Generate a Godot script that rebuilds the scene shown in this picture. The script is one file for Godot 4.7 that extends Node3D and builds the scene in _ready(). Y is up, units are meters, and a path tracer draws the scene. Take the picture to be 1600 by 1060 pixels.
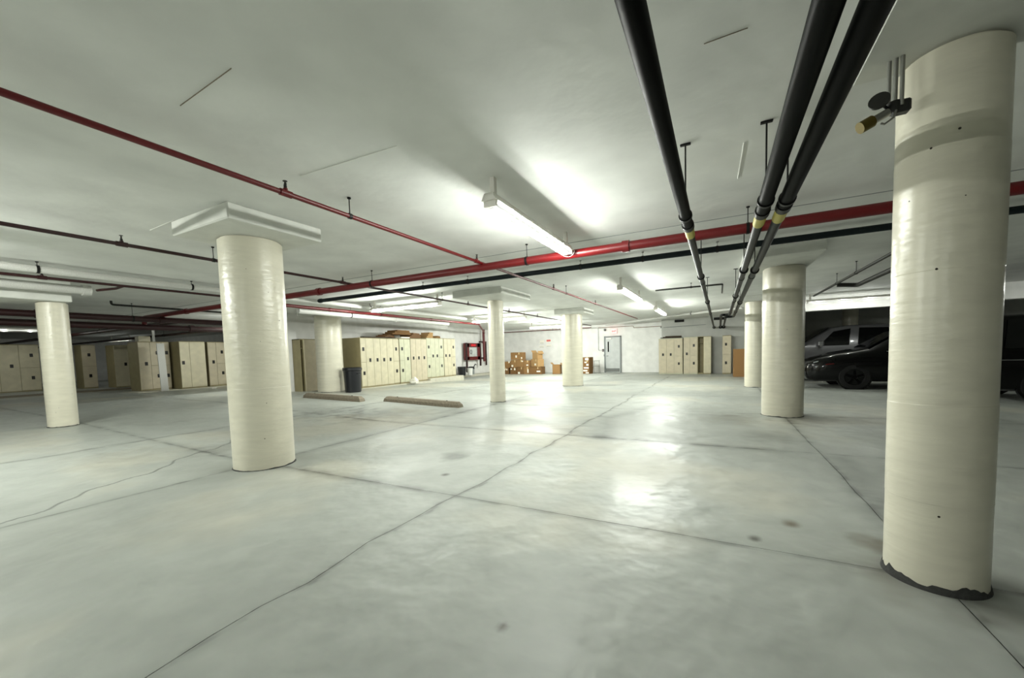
extends Node3D

const HC := 2.84          # underside of the ceiling slab
var used := {}
var M := {}
var rng := RandomNumberGenerator.new()
var LAMP_E := 1.75
var LAMP_C := Color(0.985, 1.0, 0.965)

# ---------------------------------------------------------------- mesh helpers
func mb() -> SurfaceTool:
	var st := SurfaceTool.new()
	st.begin(Mesh.PRIMITIVE_TRIANGLES)
	return st

func tri(st: SurfaceTool, a: Vector3, b: Vector3, c: Vector3, na: Vector3, nb: Vector3, nc: Vector3) -> void:
	var flip := (b - a).cross(c - a).dot(na + nb + nc) > 0.0
	st.set_normal(na); st.add_vertex(a)
	if flip:
		st.set_normal(nc); st.add_vertex(c)
		st.set_normal(nb); st.add_vertex(b)
	else:
		st.set_normal(nb); st.add_vertex(b)
		st.set_normal(nc); st.add_vertex(c)

func quad(st: SurfaceTool, a: Vector3, b: Vector3, c: Vector3, d: Vector3, out: Vector3) -> void:
	var n := (b - a).cross(c - a)
	if n.length() < 1e-9:
		n = (c - a).cross(d - a)
	n = n.normalized()
	if n.dot(out) < 0.0:
		n = -n
	tri(st, a, b, c, n, n, n)
	tri(st, a, c, d, n, n, n)

func bx(st: SurfaceTool, size: Vector3, at: Vector3, bev := 0.004, bs := Basis.IDENTITY) -> void:
	var h := size * 0.5
	var e: float = minf(bev, minf(h.x, minf(h.y, h.z)) * 0.6)
	var P := func(sx: float, sy: float, sz: float, ax: int) -> Vector3:
		var v := Vector3(sx * (h.x - (0.0 if ax == 0 else e)), sy * (h.y - (0.0 if ax == 1 else e)), sz * (h.z - (0.0 if ax == 2 else e)))
		return at + bs * v
	for s in [-1.0, 1.0]:
		quad(st, P.call(s, -1.0, -1.0, 0), P.call(s, 1.0, -1.0, 0), P.call(s, 1.0, 1.0, 0), P.call(s, -1.0, 1.0, 0), bs * Vector3(s, 0, 0))
		quad(st, P.call(-1.0, s, -1.0, 1), P.call(1.0, s, -1.0, 1), P.call(1.0, s, 1.0, 1), P.call(-1.0, s, 1.0, 1), bs * Vector3(0, s, 0))
		quad(st, P.call(-1.0, -1.0, s, 2), P.call(1.0, -1.0, s, 2), P.call(1.0, 1.0, s, 2), P.call(-1.0, 1.0, s, 2), bs * Vector3(0, 0, s))
		for t in [-1.0, 1.0]:
			quad(st, P.call(s, t, -1.0, 0), P.call(s, t, 1.0, 0), P.call(s, t, 1.0, 1), P.call(s, t, -1.0, 1), bs * Vector3(s, t, 0))
			quad(st, P.call(s, -1.0, t, 0), P.call(s, 1.0, t, 0), P.call(s, 1.0, t, 2), P.call(s, -1.0, t, 2), bs * Vector3(s, 0, t))
			quad(st, P.call(-1.0, s, t, 1), P.call(1.0, s, t, 1), P.call(1.0, s, t, 2), P.call(-1.0, s, t, 2), bs * Vector3(0, s, t))
			for u in [-1.0, 1.0]:
				var n := bs * Vector3(s, t, u).normalized()
				tri(st, P.call(s, t, u, 0), P.call(s, t, u, 1), P.call(s, t, u, 2), n, n, n)

# a tube along points, smooth round; caps at both ends
func tube(st: SurfaceTool, pts: Array, r: float, seg := 14, cap := true) -> void:
	var n := pts.size()
	var rings := []
	var nrms := []
	var up := Vector3.UP
	for i in n:
		var p: Vector3 = pts[i]
		var t := Vector3.ZERO
		if i > 0:
			t += (p - (pts[i - 1] as Vector3)).normalized()
		if i < n - 1:
			t += ((pts[i + 1] as Vector3) - p).normalized()
		t = t.normalized()
		if i == 0:
			up = Vector3.UP if absf(t.y) < 0.9 else Vector3.RIGHT
		up = (up - t * up.dot(t)).normalized()
		var sd := t.cross(up).normalized()
		var ring := []
		var nr := []
		for k in seg:
			var a := TAU * k / seg
			var d := up * cos(a) + sd * sin(a)
			ring.append(p + d * r)
			nr.append(d)
		rings.append(ring)
		nrms.append(nr)
		if cap and (i == 0 or i == n - 1):
			var cn := -t if i == 0 else t
			for k in seg:
				tri(st, p, ring[k], ring[(k + 1) % seg], cn, cn, cn)
	for i in n - 1:
		for k in seg:
			var k2 := (k + 1) % seg
			tri(st, rings[i][k], rings[i][k2], rings[i + 1][k2], nrms[i][k], nrms[i][k2], nrms[i + 1][k2])
			tri(st, rings[i][k], rings[i + 1][k2], rings[i + 1][k], nrms[i][k], nrms[i + 1][k2], nrms[i + 1][k])

# points with rounded bends
func bend(pts: Array, r := 0.09, steps := 4) -> Array:
	var out := [pts[0]]
	for i in range(1, pts.size() - 1):
		var p: Vector3 = pts[i]
		var a: Vector3 = ((pts[i - 1] as Vector3) - p).normalized() * r + p
		var b: Vector3 = ((pts[i + 1] as Vector3) - p).normalized() * r + p
		for k in steps + 1:
			var t := float(k) / steps
			out.append(a.lerp(p, t).lerp(p.lerp(b, t), t))
	out.append(pts[-1])
	return out

# profile of (radius, y) turned about the y axis through `at`; each profile segment keeps its own normal
func lathe(st: SurfaceTool, prof: Array, at := Vector3.ZERO, seg := 40, bs := Basis.IDENTITY) -> void:
	for i in prof.size() - 1:
		var p: Vector2 = prof[i]
		var q: Vector2 = prof[i + 1]
		var d := q - p
		if d.length() < 1e-6:
			continue
		var nn := Vector2(d.y, -d.x).normalized()
		for k in seg:
			var a0 := TAU * k / seg
			var a1 := TAU * (k + 1) / seg
			var c0 := Vector3(cos(a0), 0, sin(a0))
			var c1 := Vector3(cos(a1), 0, sin(a1))
			var v := [c0 * p.x + Vector3.UP * p.y, c1 * p.x + Vector3.UP * p.y, c1 * q.x + Vector3.UP * q.y, c0 * q.x + Vector3.UP * q.y]
			var n0 := bs * (c0 * nn.x + Vector3.UP * nn.y)
			var n1 := bs * (c1 * nn.x + Vector3.UP * nn.y)
			for j in 4:
				v[j] = at + bs * v[j]
			tri(st, v[0], v[1], v[2], n0, n1, n1)
			if q.x > 1e-6:
				tri(st, v[0], v[2], v[3], n0, n1, n0)

func numbered(s: String) -> String:
	if not used.has(s):
		used[s] = 0
		return s
	used[s] += 1
	return "%s_%03d" % [s, used[s]]

func put(st: SurfaceTool, called: String, m: Material, parent: Node = null) -> MeshInstance3D:
	var o := MeshInstance3D.new()
	o.mesh = st.commit()
	o.material_override = m
	o.cast_shadow = GeometryInstance3D.SHADOW_CASTING_SETTING_ON
	if parent == null:
		o.name = numbered(called)
		add_child(o, true)
	else:
		var k := 0
		var nm := called
		while parent.has_node(nm):
			k += 1
			nm = "%s_%03d" % [called, k]
		o.name = nm
		parent.add_child(o, true)
	return o

func tag(o: Node, label: String, category: String, group := "") -> Node:
	o.set_meta("label", label)
	o.set_meta("category", category)
	if group != "":
		o.set_meta("group", group)
	return o

func thing(called: String, label: String, category: String, at := Vector3.ZERO, turn := 0.0, group := "") -> Node3D:
	var o := Node3D.new()
	o.name = numbered(called)
	add_child(o, true)
	o.position = at
	o.rotation.y = turn
	tag(o, label, category, group)
	return o

func struct(called: String, st: SurfaceTool, m: Material) -> MeshInstance3D:
	var o := put(st, called, m)
	o.set_meta("kind", "structure")
	return o

func copy(src: Node3D, at: Vector3, turn: float, label: String) -> Node3D:
	var c: Node3D = src.duplicate()
	c.name = numbered(String(src.name).get_slice("_0", 0))
	add_child(c, true)
	c.position = at
	c.rotation.y = turn
	c.set_meta("label", label)
	return c

# ---------------------------------------------------------------- materials
func noise_image(sd: int, freq: float, lo: float, hi: float, size := 256, oct := 4) -> Image:
	var n := FastNoiseLite.new()
	n.seed = sd
	n.frequency = freq
	n.fractal_octaves = oct
	var im := n.get_seamless_image(size, size)
	var out := Image.create(size, size, false, Image.FORMAT_RGB8)
	for y in size:
		for x in size:
			var v := lerpf(lo, hi, im.get_pixel(x, y).r)
			out.set_pixel(x, y, Color(v, v, v))
	return out

func tex(im: Image) -> ImageTexture:
	im.generate_mipmaps()
	return ImageTexture.create_from_image(im)

func normal_tex(sd: int, freq: float, strength: float, size := 256, oct := 4) -> ImageTexture:
	var n := FastNoiseLite.new()
	n.seed = sd
	n.frequency = freq
	n.fractal_octaves = oct
	var im := n.get_seamless_image(size, size)
	im.convert(Image.FORMAT_RGBA8)
	im.bump_map_to_normal_map(strength)
	return tex(im)

func mat(c: Color, rough: float, metal := 0.0) -> StandardMaterial3D:
	var m := StandardMaterial3D.new()
	m.albedo_color = c
	m.roughness = rough
	m.metallic = metal
	return m

func grained(c: Color, rough: float, t: Texture2D, scale: Vector3, nt: Texture2D = null, nscale := 0.4, metal := 0.0) -> StandardMaterial3D:
	var m := mat(c, rough, metal)
	m.albedo_texture = t
	m.uv1_triplanar = true
	m.uv1_world_triplanar = true
	m.uv1_scale = scale
	if nt != null:
		m.normal_enabled = true
		m.normal_texture = nt
		m.normal_scale = nscale
	return m

func make_materials() -> void:
	var soft := tex(noise_image(3, 0.012, 0.93, 1.0))
	var mott := tex(noise_image(7, 0.03, 0.8, 1.0))
	var fine := tex(noise_image(11, 0.12, 0.82, 1.0))
	var bumpy := normal_tex(21, 0.05, 3.0)
	var wavy := normal_tex(25, 0.018, 6.0)
	M.ceiling = grained(Color(0.89, 0.895, 0.88), 0.75, soft, Vector3(0.35, 0.35, 0.35), bumpy, 0.07)
	M.wall = grained(Color(0.93, 0.93, 0.918), 0.6, soft, Vector3(0.5, 0.5, 0.5))
	M.wall_grey = grained(Color(0.74, 0.745, 0.725), 0.7, soft, Vector3(0.4, 0.4, 0.4), bumpy, 0.08)
	M.column = grained(Color(0.86, 0.843, 0.772), 0.3, soft, Vector3(0.5, 2.4, 0.5), wavy, 0.25)
	M.capital = grained(Color(0.85, 0.855, 0.83), 0.6, soft, Vector3(0.8, 0.8, 0.8), bumpy, 0.05)
	M.worn = grained(Color(0.27, 0.27, 0.265), 0.85, mott, Vector3(4, 4, 4), bumpy, 0.8)
	M.chip = mat(Color(0.22, 0.2, 0.17), 0.9)
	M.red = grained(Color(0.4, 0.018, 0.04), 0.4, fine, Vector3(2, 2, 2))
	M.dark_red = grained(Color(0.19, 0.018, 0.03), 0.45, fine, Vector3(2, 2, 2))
	M.black_pipe = grained(Color(0.02, 0.026, 0.026), 0.5, fine, Vector3(2, 2, 2))
	M.black_pipe.metallic_specular = 0.15
	M.grey_pipe = grained(Color(0.055, 0.065, 0.067), 0.45, fine, Vector3(2, 2, 2))
	M.grey_pipe.metallic_specular = 0.25
	M.water_pipe = grained(Color(0.13, 0.165, 0.175), 0.45, fine, Vector3(2, 2, 2))
	M.water_pipe.metallic_specular = 0.25
	M.rod = mat(Color(0.1, 0.1, 0.1), 0.5, 0.6)
	M.white_pipe = grained(Color(0.85, 0.85, 0.83), 0.5, fine, Vector3(2, 2, 2))
	M.yellow = grained(Color(0.78, 0.73, 0.33), 0.5, fine, Vector3(4, 4, 4))
	M.brass = mat(Color(0.36, 0.31, 0.1), 0.5, 0.5)
	M.steel = mat(Color(0.6, 0.6, 0.58), 0.4, 0.9)
	M.iron = mat(Color(0.17, 0.17, 0.16), 0.5, 0.5)
	M.lamp_white = mat(Color(0.9, 0.89, 0.86), 0.4)
	M.tube = mat(Color(0.1, 0.1, 0.1), 0.4)
	M.tube.metallic_specular = 0.0
	M.tube.emission_enabled = true
	M.tube.emission = LAMP_C
	M.tube.emission_energy_multiplier = 0.72
	M.locker = grained(Color(0.83, 0.80, 0.69), 0.5, soft, Vector3(0.9, 0.9, 0.9))
	M.locker_green = grained(Color(0.80, 0.80, 0.695), 0.5, soft, Vector3(0.9, 0.9, 0.9))
	M.locker_tan = grained(Color(0.80, 0.76, 0.66), 0.5, soft, Vector3(0.9, 0.9, 0.9))
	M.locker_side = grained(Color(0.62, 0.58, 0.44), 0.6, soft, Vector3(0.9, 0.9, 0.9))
	M.inside = mat(Color(0.2, 0.19, 0.16), 0.8)
	M.latch = mat(Color(0.02, 0.02, 0.02), 0.4)
	M.concrete = grained(Color(0.56, 0.52, 0.45), 0.9, mott, Vector3(2, 2, 2), bumpy, 0.7)
	M.curb = grained(Color(0.8, 0.79, 0.73), 0.8, soft, Vector3(1, 1, 1), bumpy, 0.1)
	M.card = grained(Color(0.62, 0.47, 0.29), 0.85, fine, Vector3(2, 2, 2))
	M.card_dark = grained(Color(0.52, 0.38, 0.22), 0.85, fine, Vector3(2, 2, 2))
	M.card_light = grained(Color(0.76, 0.61, 0.41), 0.85, fine, Vector3(2, 2, 2))
	M.paper = mat(Color(0.93, 0.92, 0.88), 0.7)
	M.tape = mat(Color(0.86, 0.78, 0.6), 0.35)
	M.wood = grained(Color(0.5, 0.36, 0.22), 0.7, fine, Vector3(1, 8, 8))
	M.wood_dark = grained(Color(0.24, 0.19, 0.12), 0.7, fine, Vector3(1, 8, 8))
	M.bin = mat(Color(0.075, 0.085, 0.105), 0.35)
	M.door = grained(Color(0.76, 0.775, 0.77), 0.45, soft, Vector3(0.7, 0.7, 0.7))
	M.frame = mat(Color(0.5, 0.52, 0.52), 0.5)
	M.kick = mat(Color(0.42, 0.43, 0.42), 0.35, 0.8)
	M.sign_red = mat(Color(0.82, 0.1, 0.14), 0.5)
	M.exit_face = mat(Color(0.98, 0.86, 0.86), 0.5)
	M.exit_face.emission_enabled = true
	M.exit_face.emission = Color(1.0, 0.55, 0.55)
	M.exit_face.emission_energy_multiplier = 0.25
	M.exit_letter = mat(Color(0.85, 0.05, 0.1), 0.5)
	M.glass = mat(Color(0.9, 0.95, 0.95, 0.15), 0.05)
	M.glass.transparency = BaseMaterial3D.TRANSPARENCY_ALPHA
	M.car_black = mat(Color(0.012, 0.013, 0.015), 0.2)
	M.car_black.clearcoat_enabled = true
	M.car_black.clearcoat = 0.5
	M.car_black.metallic_specular = 0.25
	M.car_black.clearcoat_roughness = 0.05
	M.car_silver = mat(Color(0.42, 0.42, 0.43), 0.3, 0.5)
	M.car_silver.clearcoat_enabled = true
	M.car_silver.clearcoat = 1.0
	M.car_silver.clearcoat_roughness = 0.05
	M.car_glass = mat(Color(0.02, 0.024, 0.025), 0.05)
	M.tyre = mat(Color(0.015, 0.015, 0.015), 0.8)
	M.rim = mat(Color(0.05, 0.05, 0.052), 0.4, 0.8)
	M.lens = mat(Color(0.75, 0.77, 0.78), 0.1)
	M.lens_red = mat(Color(0.3, 0.03, 0.03), 0.2)
	M.chrome = mat(Color(0.85, 0.85, 0.86), 0.15, 1.0)
	M.joint = mat(Color(0.58, 0.58, 0.55), 0.95)
	M.plastic_white = mat(Color(0.88, 0.88, 0.86), 0.4)
	M.floor = floor_material()

# height of the floor: it climbs gently towards the far left bays
func fh(x: float, z: float) -> float:
	var u := -6.0 - x
	if u <= 0.0:
		return 0.0
	var g: float = 0.033 * u if u < 6.0 else minf(0.198 + 0.012 * (u - 6.0), 0.33)
	var s := clampf((z + 18.0) / 8.0, 0.0, 1.0)
	return g * s * s * (3.0 - 2.0 * s)

const JX := [-2.1, -5.07, 1.05, -8.05]
const JZ := [-2.86, -5.72, -8.75, -11.7, -14.6, 0.1]

func seg_dist(p: Vector2, a: Vector2, b: Vector2) -> float:
	var d := b - a
	var t := clampf((p - a).dot(d) / d.length_squared(), 0.0, 1.0)
	return p.distance_to(a + d * t)

func meander(k: int, s: float) -> float:
	var amp: float = 1.0 if k == 0 or k == 3 else 0.25
	return amp * (0.035 * sin(s * 2.1 + k * 1.7) * sin(s * 0.73 + k) + 0.018 * sin(s * 7.3 + k * 2.9) + 0.01 * sin(s * 17.0 + k))

func floor_material() -> StandardMaterial3D:
	var size := 1024
	var n1 := FastNoiseLite.new()
	n1.seed = 5; n1.frequency = 0.006; n1.fractal_octaves = 5
	var n2 := FastNoiseLite.new()
	n2.seed = 9; n2.frequency = 0.05; n2.fractal_octaves = 3
	var big := n1.get_seamless_image(size, size)
	var sml := n2.get_seamless_image(size, size)
	var im := Image.create(size, size, false, Image.FORMAT_RGB8)
	var base := Color(0.685, 0.7, 0.678)
	# worn spots: x, z, radius, darkness, warm
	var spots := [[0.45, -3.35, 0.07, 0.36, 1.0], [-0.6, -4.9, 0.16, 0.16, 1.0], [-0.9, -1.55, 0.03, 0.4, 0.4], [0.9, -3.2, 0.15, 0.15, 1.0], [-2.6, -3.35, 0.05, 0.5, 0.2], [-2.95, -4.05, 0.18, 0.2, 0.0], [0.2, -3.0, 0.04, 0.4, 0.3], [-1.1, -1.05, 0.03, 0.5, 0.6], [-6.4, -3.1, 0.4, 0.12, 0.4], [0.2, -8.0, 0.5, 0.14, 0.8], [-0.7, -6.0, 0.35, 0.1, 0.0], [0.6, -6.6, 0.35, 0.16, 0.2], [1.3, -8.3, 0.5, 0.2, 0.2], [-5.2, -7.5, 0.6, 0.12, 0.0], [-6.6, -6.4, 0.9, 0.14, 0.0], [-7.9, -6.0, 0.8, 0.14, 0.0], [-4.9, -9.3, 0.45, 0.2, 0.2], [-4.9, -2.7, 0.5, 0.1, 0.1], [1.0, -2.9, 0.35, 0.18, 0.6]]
	var smears := [[Vector2(-4.5, -2.86), Vector2(-2.2, -2.86), 0.14, 0.1], [Vector2(-5.07, -3.2), Vector2(-5.2, -9.0), 0.2, 0.1], [Vector2(-3.3, -6.9), Vector2(-1.5, -5.72), 0.22, 0.12], [Vector2(-1.5, -5.72), Vector2(-1.9, -7.6), 0.2, 0.1], [Vector2(-1.5, -5.72), Vector2(0.4, -5.72), 0.18, 0.12], [Vector2(-1.9, -7.6), Vector2(-1.4, -9.4), 0.2, 0.1], [Vector2(1.05, -3.4), Vector2(1.05, -5.6), 0.16, 0.1], [Vector2(-0.5, -8.3), Vector2(0.8, -8.5), 0.25, 0.1]]
	for y in size:
		var z := -18.0 + 20.0 * y / size
		for x in size:
			var wx := -16.0 + 20.0 * x / size
			var b := big.get_pixel(x, y).r
			var f := sml.get_pixel(x, y).r
			var v := 1.0 + (b - 0.5) * 0.13 + (f - 0.5) * 0.07
			var warm := clampf((b - 0.55) * 0.1, 0.0, 0.025)
			# dirt that gathers along the joints
			var dj := 99.0
			for j in JX.size():
				dj = minf(dj, absf(wx - JX[j] - meander(j, z)) / (1.0 if j > 0 else 0.8))
			for j in JZ.size():
				dj = minf(dj, absf(z - JZ[j] - 0.4 * meander(j + 7, wx)))
			if dj < 0.16:
				var k := 1.0 - dj / 0.16
				v -= (0.15 * k * k * clampf(0.2 + 1.9 * (f - 0.25) + 1.2 * (b - 0.5), 0.0, 1.5))
			if dj < 0.022:
				v -= 0.1 * clampf(f * 1.8 - 0.2, 0.0, 1.0)
			# tyre dirt in the bays beside the wheel stops
			var bay: float = minf(minf(-5.1 - wx, wx + 9.4), minf(z + 9.0, -3.4 - z))
			if bay > -0.3:
				v -= 0.13 * clampf((bay + 0.3) * 1.4, 0.0, 1.0) * clampf(0.35 + 1.6 * (b - 0.3) + (f - 0.5) * 0.4, 0.0, 1.2)
			if z < -2.5 and z > -9.5 and wx > -5.6 and wx < 1.6:
				for q in smears:
					var sd := seg_dist(Vector2(wx + (b - 0.5) * 0.5, z + (f - 0.5) * 0.12), q[0], q[1])
					if sd < q[2]:
						v -= q[3] * (1.0 - sd / q[2]) * clampf(0.3 + 1.4 * f, 0.0, 1.2)
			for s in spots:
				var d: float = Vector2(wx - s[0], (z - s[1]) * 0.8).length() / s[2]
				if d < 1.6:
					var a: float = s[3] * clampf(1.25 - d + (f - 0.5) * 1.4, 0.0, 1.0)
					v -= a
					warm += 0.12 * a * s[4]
			im.set_pixel(x, y, Color(clampf(base.r * v + warm, 0, 1), clampf(base.g * v + warm * 0.35, 0, 1), clampf(base.b * v - warm * 0.4, 0, 1)))
	# hairline cracks
	var cracks := [[Vector2(-5.0, -0.5), Vector2(-6.9, -3.6)], [Vector2(1.05, -1.8), Vector2(1.9, -0.9)]]
	for c in cracks:
		var a: Vector2 = c[0]
		var d: Vector2 = c[1] - a
		for i in 900:
			var t := i / 900.0
			var p := a + d * t + Vector2(d.y, -d.x).normalized() * (0.06 * sin(t * 19.0 + a.x) + 0.02 * sin(t * 61.0))
			var px := int((p.x + 16.0) / 20.0 * size)
			var py := int((p.y + 18.0) / 20.0 * size)
			if px > 0 and py > 0 and px < size - 1 and py < size - 1:
				im.set_pixel(px, py, im.get_pixel(px, py).darkened(0.09))
	var m := mat(Color(1, 1, 1), 1.0)
	m.albedo_texture = tex(im)
	m.roughness_texture = tex(noise_image(31, 0.02, 0.32, 0.6, 512))
	m.roughness_texture_channel = BaseMaterial3D.TEXTURE_CHANNEL_RED
	m.normal_enabled = true
	m.normal_texture = normal_tex(33, 0.045, 8.0, 1024, 4)
	m.normal_scale = 0.09
	m.metallic_specular = 0.3
	return m

# ---------------------------------------------------------------- setting
func build_floor() -> void:
	var xs := [-34.0]
	var k := -1
	var x := -34.0
	xs = [-34.3, -31.81, -28.84, -25.87, -22.9, -19.93, -16.96, -13.99, -11.02, -8.05, -5.07, -2.1, 1.05, 4.0, 7.0, 10.0, 12.3]
	var zs := [16.2, 12.1, 9.1, 6.1, 3.05, 0.1, -2.86, -5.72, -8.75, -11.7, -14.6, -17.5, -20.5, -23.6]
	var root := MeshInstance3D.new()
	root.name = "floor"
	add_child(root, true)
	root.set_meta("kind", "structure")
	root.material_override = M.joint
	var st := mb()
	bx(st, Vector3(46.6, 0.2, 39.8), Vector3(-11, -0.125, -3.7), 0.0)
	for i in xs.size() - 1:
		for j in zs.size() - 1:
			if xs[i] < -6.0:   # the bed under the climbing slabs
				var bq := [[xs[i], zs[j]], [xs[i + 1], zs[j]], [xs[i + 1], zs[j + 1]], [xs[i], zs[j + 1]]]
				var v := []
				for q in bq:
					v.append(Vector3(q[0], fh(q[0], q[1]) - 0.022, q[1]))
				quad(st, v[0], v[1], v[2], v[3], Vector3.UP)
	root.mesh = st.commit()
	var N := 12
	var gap := 0.0022
	for i in xs.size() - 1:
		for j in zs.size() - 1:
			var s := mb()
			var g := []
			var jl := JX.find(xs[i])
			var jr := JX.find(xs[i + 1])
			for b in N + 1:
				var row := []
				var z: float = lerpf(zs[j], zs[j + 1], float(b) / N)
				var jn := JZ.find(zs[j])
				var jf := JZ.find(zs[j + 1])
				var x0: float = xs[i] + gap + (meander(jl, z) if jl >= 0 else 0.0)
				var x1: float = xs[i + 1] - gap + (meander(jr, z) if jr >= 0 else 0.0)
				for a in N + 1:
					var px := lerpf(x0, x1, float(a) / N)
					var zn: float = zs[j] - gap + (0.4 * meander(jn + 7, px) if jn >= 0 else 0.0)
					var zf: float = zs[j + 1] + gap + (0.4 * meander(jf + 7, px) if jf >= 0 else 0.0)
					var pz := lerpf(zn, zf, float(b) / N)
					row.append(Vector3(px, fh(px, pz), pz))
				g.append(row)
			var add := func(p: Vector3, n: Vector3) -> void:
				s.set_normal(n)
				s.set_uv(Vector2((p.x + 16.0) / 20.0, (p.z + 18.0) / 20.0))
				s.add_vertex(p)
			for b in N:
				for a in N:
					for q in [[g[b][a], g[b + 1][a], g[b + 1][a + 1]], [g[b][a], g[b + 1][a + 1], g[b][a + 1]]]:
						add.call(q[0], Vector3.UP); add.call(q[1], Vector3.UP); add.call(q[2], Vector3.UP)
			var dn := Vector3(0, -0.02, 0)
			for e in N:
				for pr in [[g[0][e], g[0][e + 1], Vector3(0, 0, 1)], [g[N][e], g[N][e + 1], Vector3(0, 0, -1)], [g[e][0], g[e + 1][0], Vector3(-1, 0, 0)], [g[e][N], g[e + 1][N], Vector3(1, 0, 0)]]:
					for v in [pr[0], pr[1], pr[1] + dn, pr[0], pr[1] + dn, pr[0] + dn]:
						add.call(v, pr[2])
			s.generate_tangents()
			put(s, "floor_slab", M.floor, root)

func wall_box(called: String, lo: Vector3, hi: Vector3, m: Material) -> MeshInstance3D:
	var st := mb()
	bx(st, hi - lo, (lo + hi) * 0.5, 0.008)
	return struct(called, st, m)

func build_room() -> void:
	build_floor()
	var ce := wall_box("ceiling", Vector3(-34.3, HC, -23.7), Vector3(12.3, HC + 0.3, 16.3), M.ceiling)
	# cold joints and caulk lines across the slab
	var lines := [[Vector2(-20, -5.6), Vector2(12, -5.52), 0.016, M.frame], [Vector2(-2.92, -1.31), Vector2(-2.32, -1.29), 0.004, M.concrete], [Vector2(-3.18, -2.27), Vector2(-2.13, -2.325), 0.005, M.plastic_white], [Vector2(-5.93, -2.26), Vector2(-5.31, -2.24), 0.006, M.plastic_white], [Vector2(0.165, -3.63), Vector2(0.15, -4.35), 0.01, M.plastic_white], [Vector2(-0.075, -2.38), Vector2(0.12, -2.375), 0.003, M.concrete]]
	for l in lines:
		var s := mb()
		var a: Vector2 = l[0]
		var b: Vector2 = l[1]
		var d := b - a
		bx(s, Vector3(l[2], 0.006, d.length()), Vector3((a.x + b.x) * 0.5, HC - 0.001, (a.y + b.y) * 0.5), 0.001, Basis(Vector3.UP, atan2(d.x, d.y)))
		put(s, "seam", l[3], ce)
	wall_box("wall_back", Vector3(-13.6, -0.02, -23.8), Vector3(-2.7, HC + 0.05, -23.5), M.wall)
	wall_box("wall_back_right", Vector3(-2.7, -0.02, -23.8), Vector3(12.3, HC + 0.05, -22.3), M.wall_grey)
	wall_box("wall_right", Vector3(12.0, -0.02, -22.3), Vector3(12.3, HC + 0.05, 16.3), M.wall_grey)
	wall_box("wall_front", Vector3(-34.3, -0.02, 16.0), Vector3(12.3, HC + 0.05, 16.3), M.wall)
	wall_box("wall_left", Vector3(-34.3, -0.02, -12.4), Vector3(-34.0, HC + 0.05, 16.0), M.wall)
	wall_box("wall_back_left", Vector3(-34.0, -0.02, -12.6), Vector3(-13.5, HC + 0.05, -12.3), M.wall)
	wall_box("wall_locker_side", Vector3(-13.5, -0.02, -17.1), Vector3(-12.7, HC + 0.05, -7.2), M.wall)
	wall_box("wall_side", Vector3(-13.7, -0.02, -23.5), Vector3(-13.2, HC + 0.05, -17.1), M.wall)
	wall_box("wall_bay", Vector3(1.56, -0.02, -22.3), Vector3(1.76, HC + 0.05, -16.0), M.wall)
	var bh := wall_box("trim_1", Vector3(1.76, 2.38, -16.3), Vector3(12.0, HC + 0.02, -16.0), M.wall)
	bh.set_meta("label", "white bulkhead hanging under the ceiling in front of the parked cars")

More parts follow.
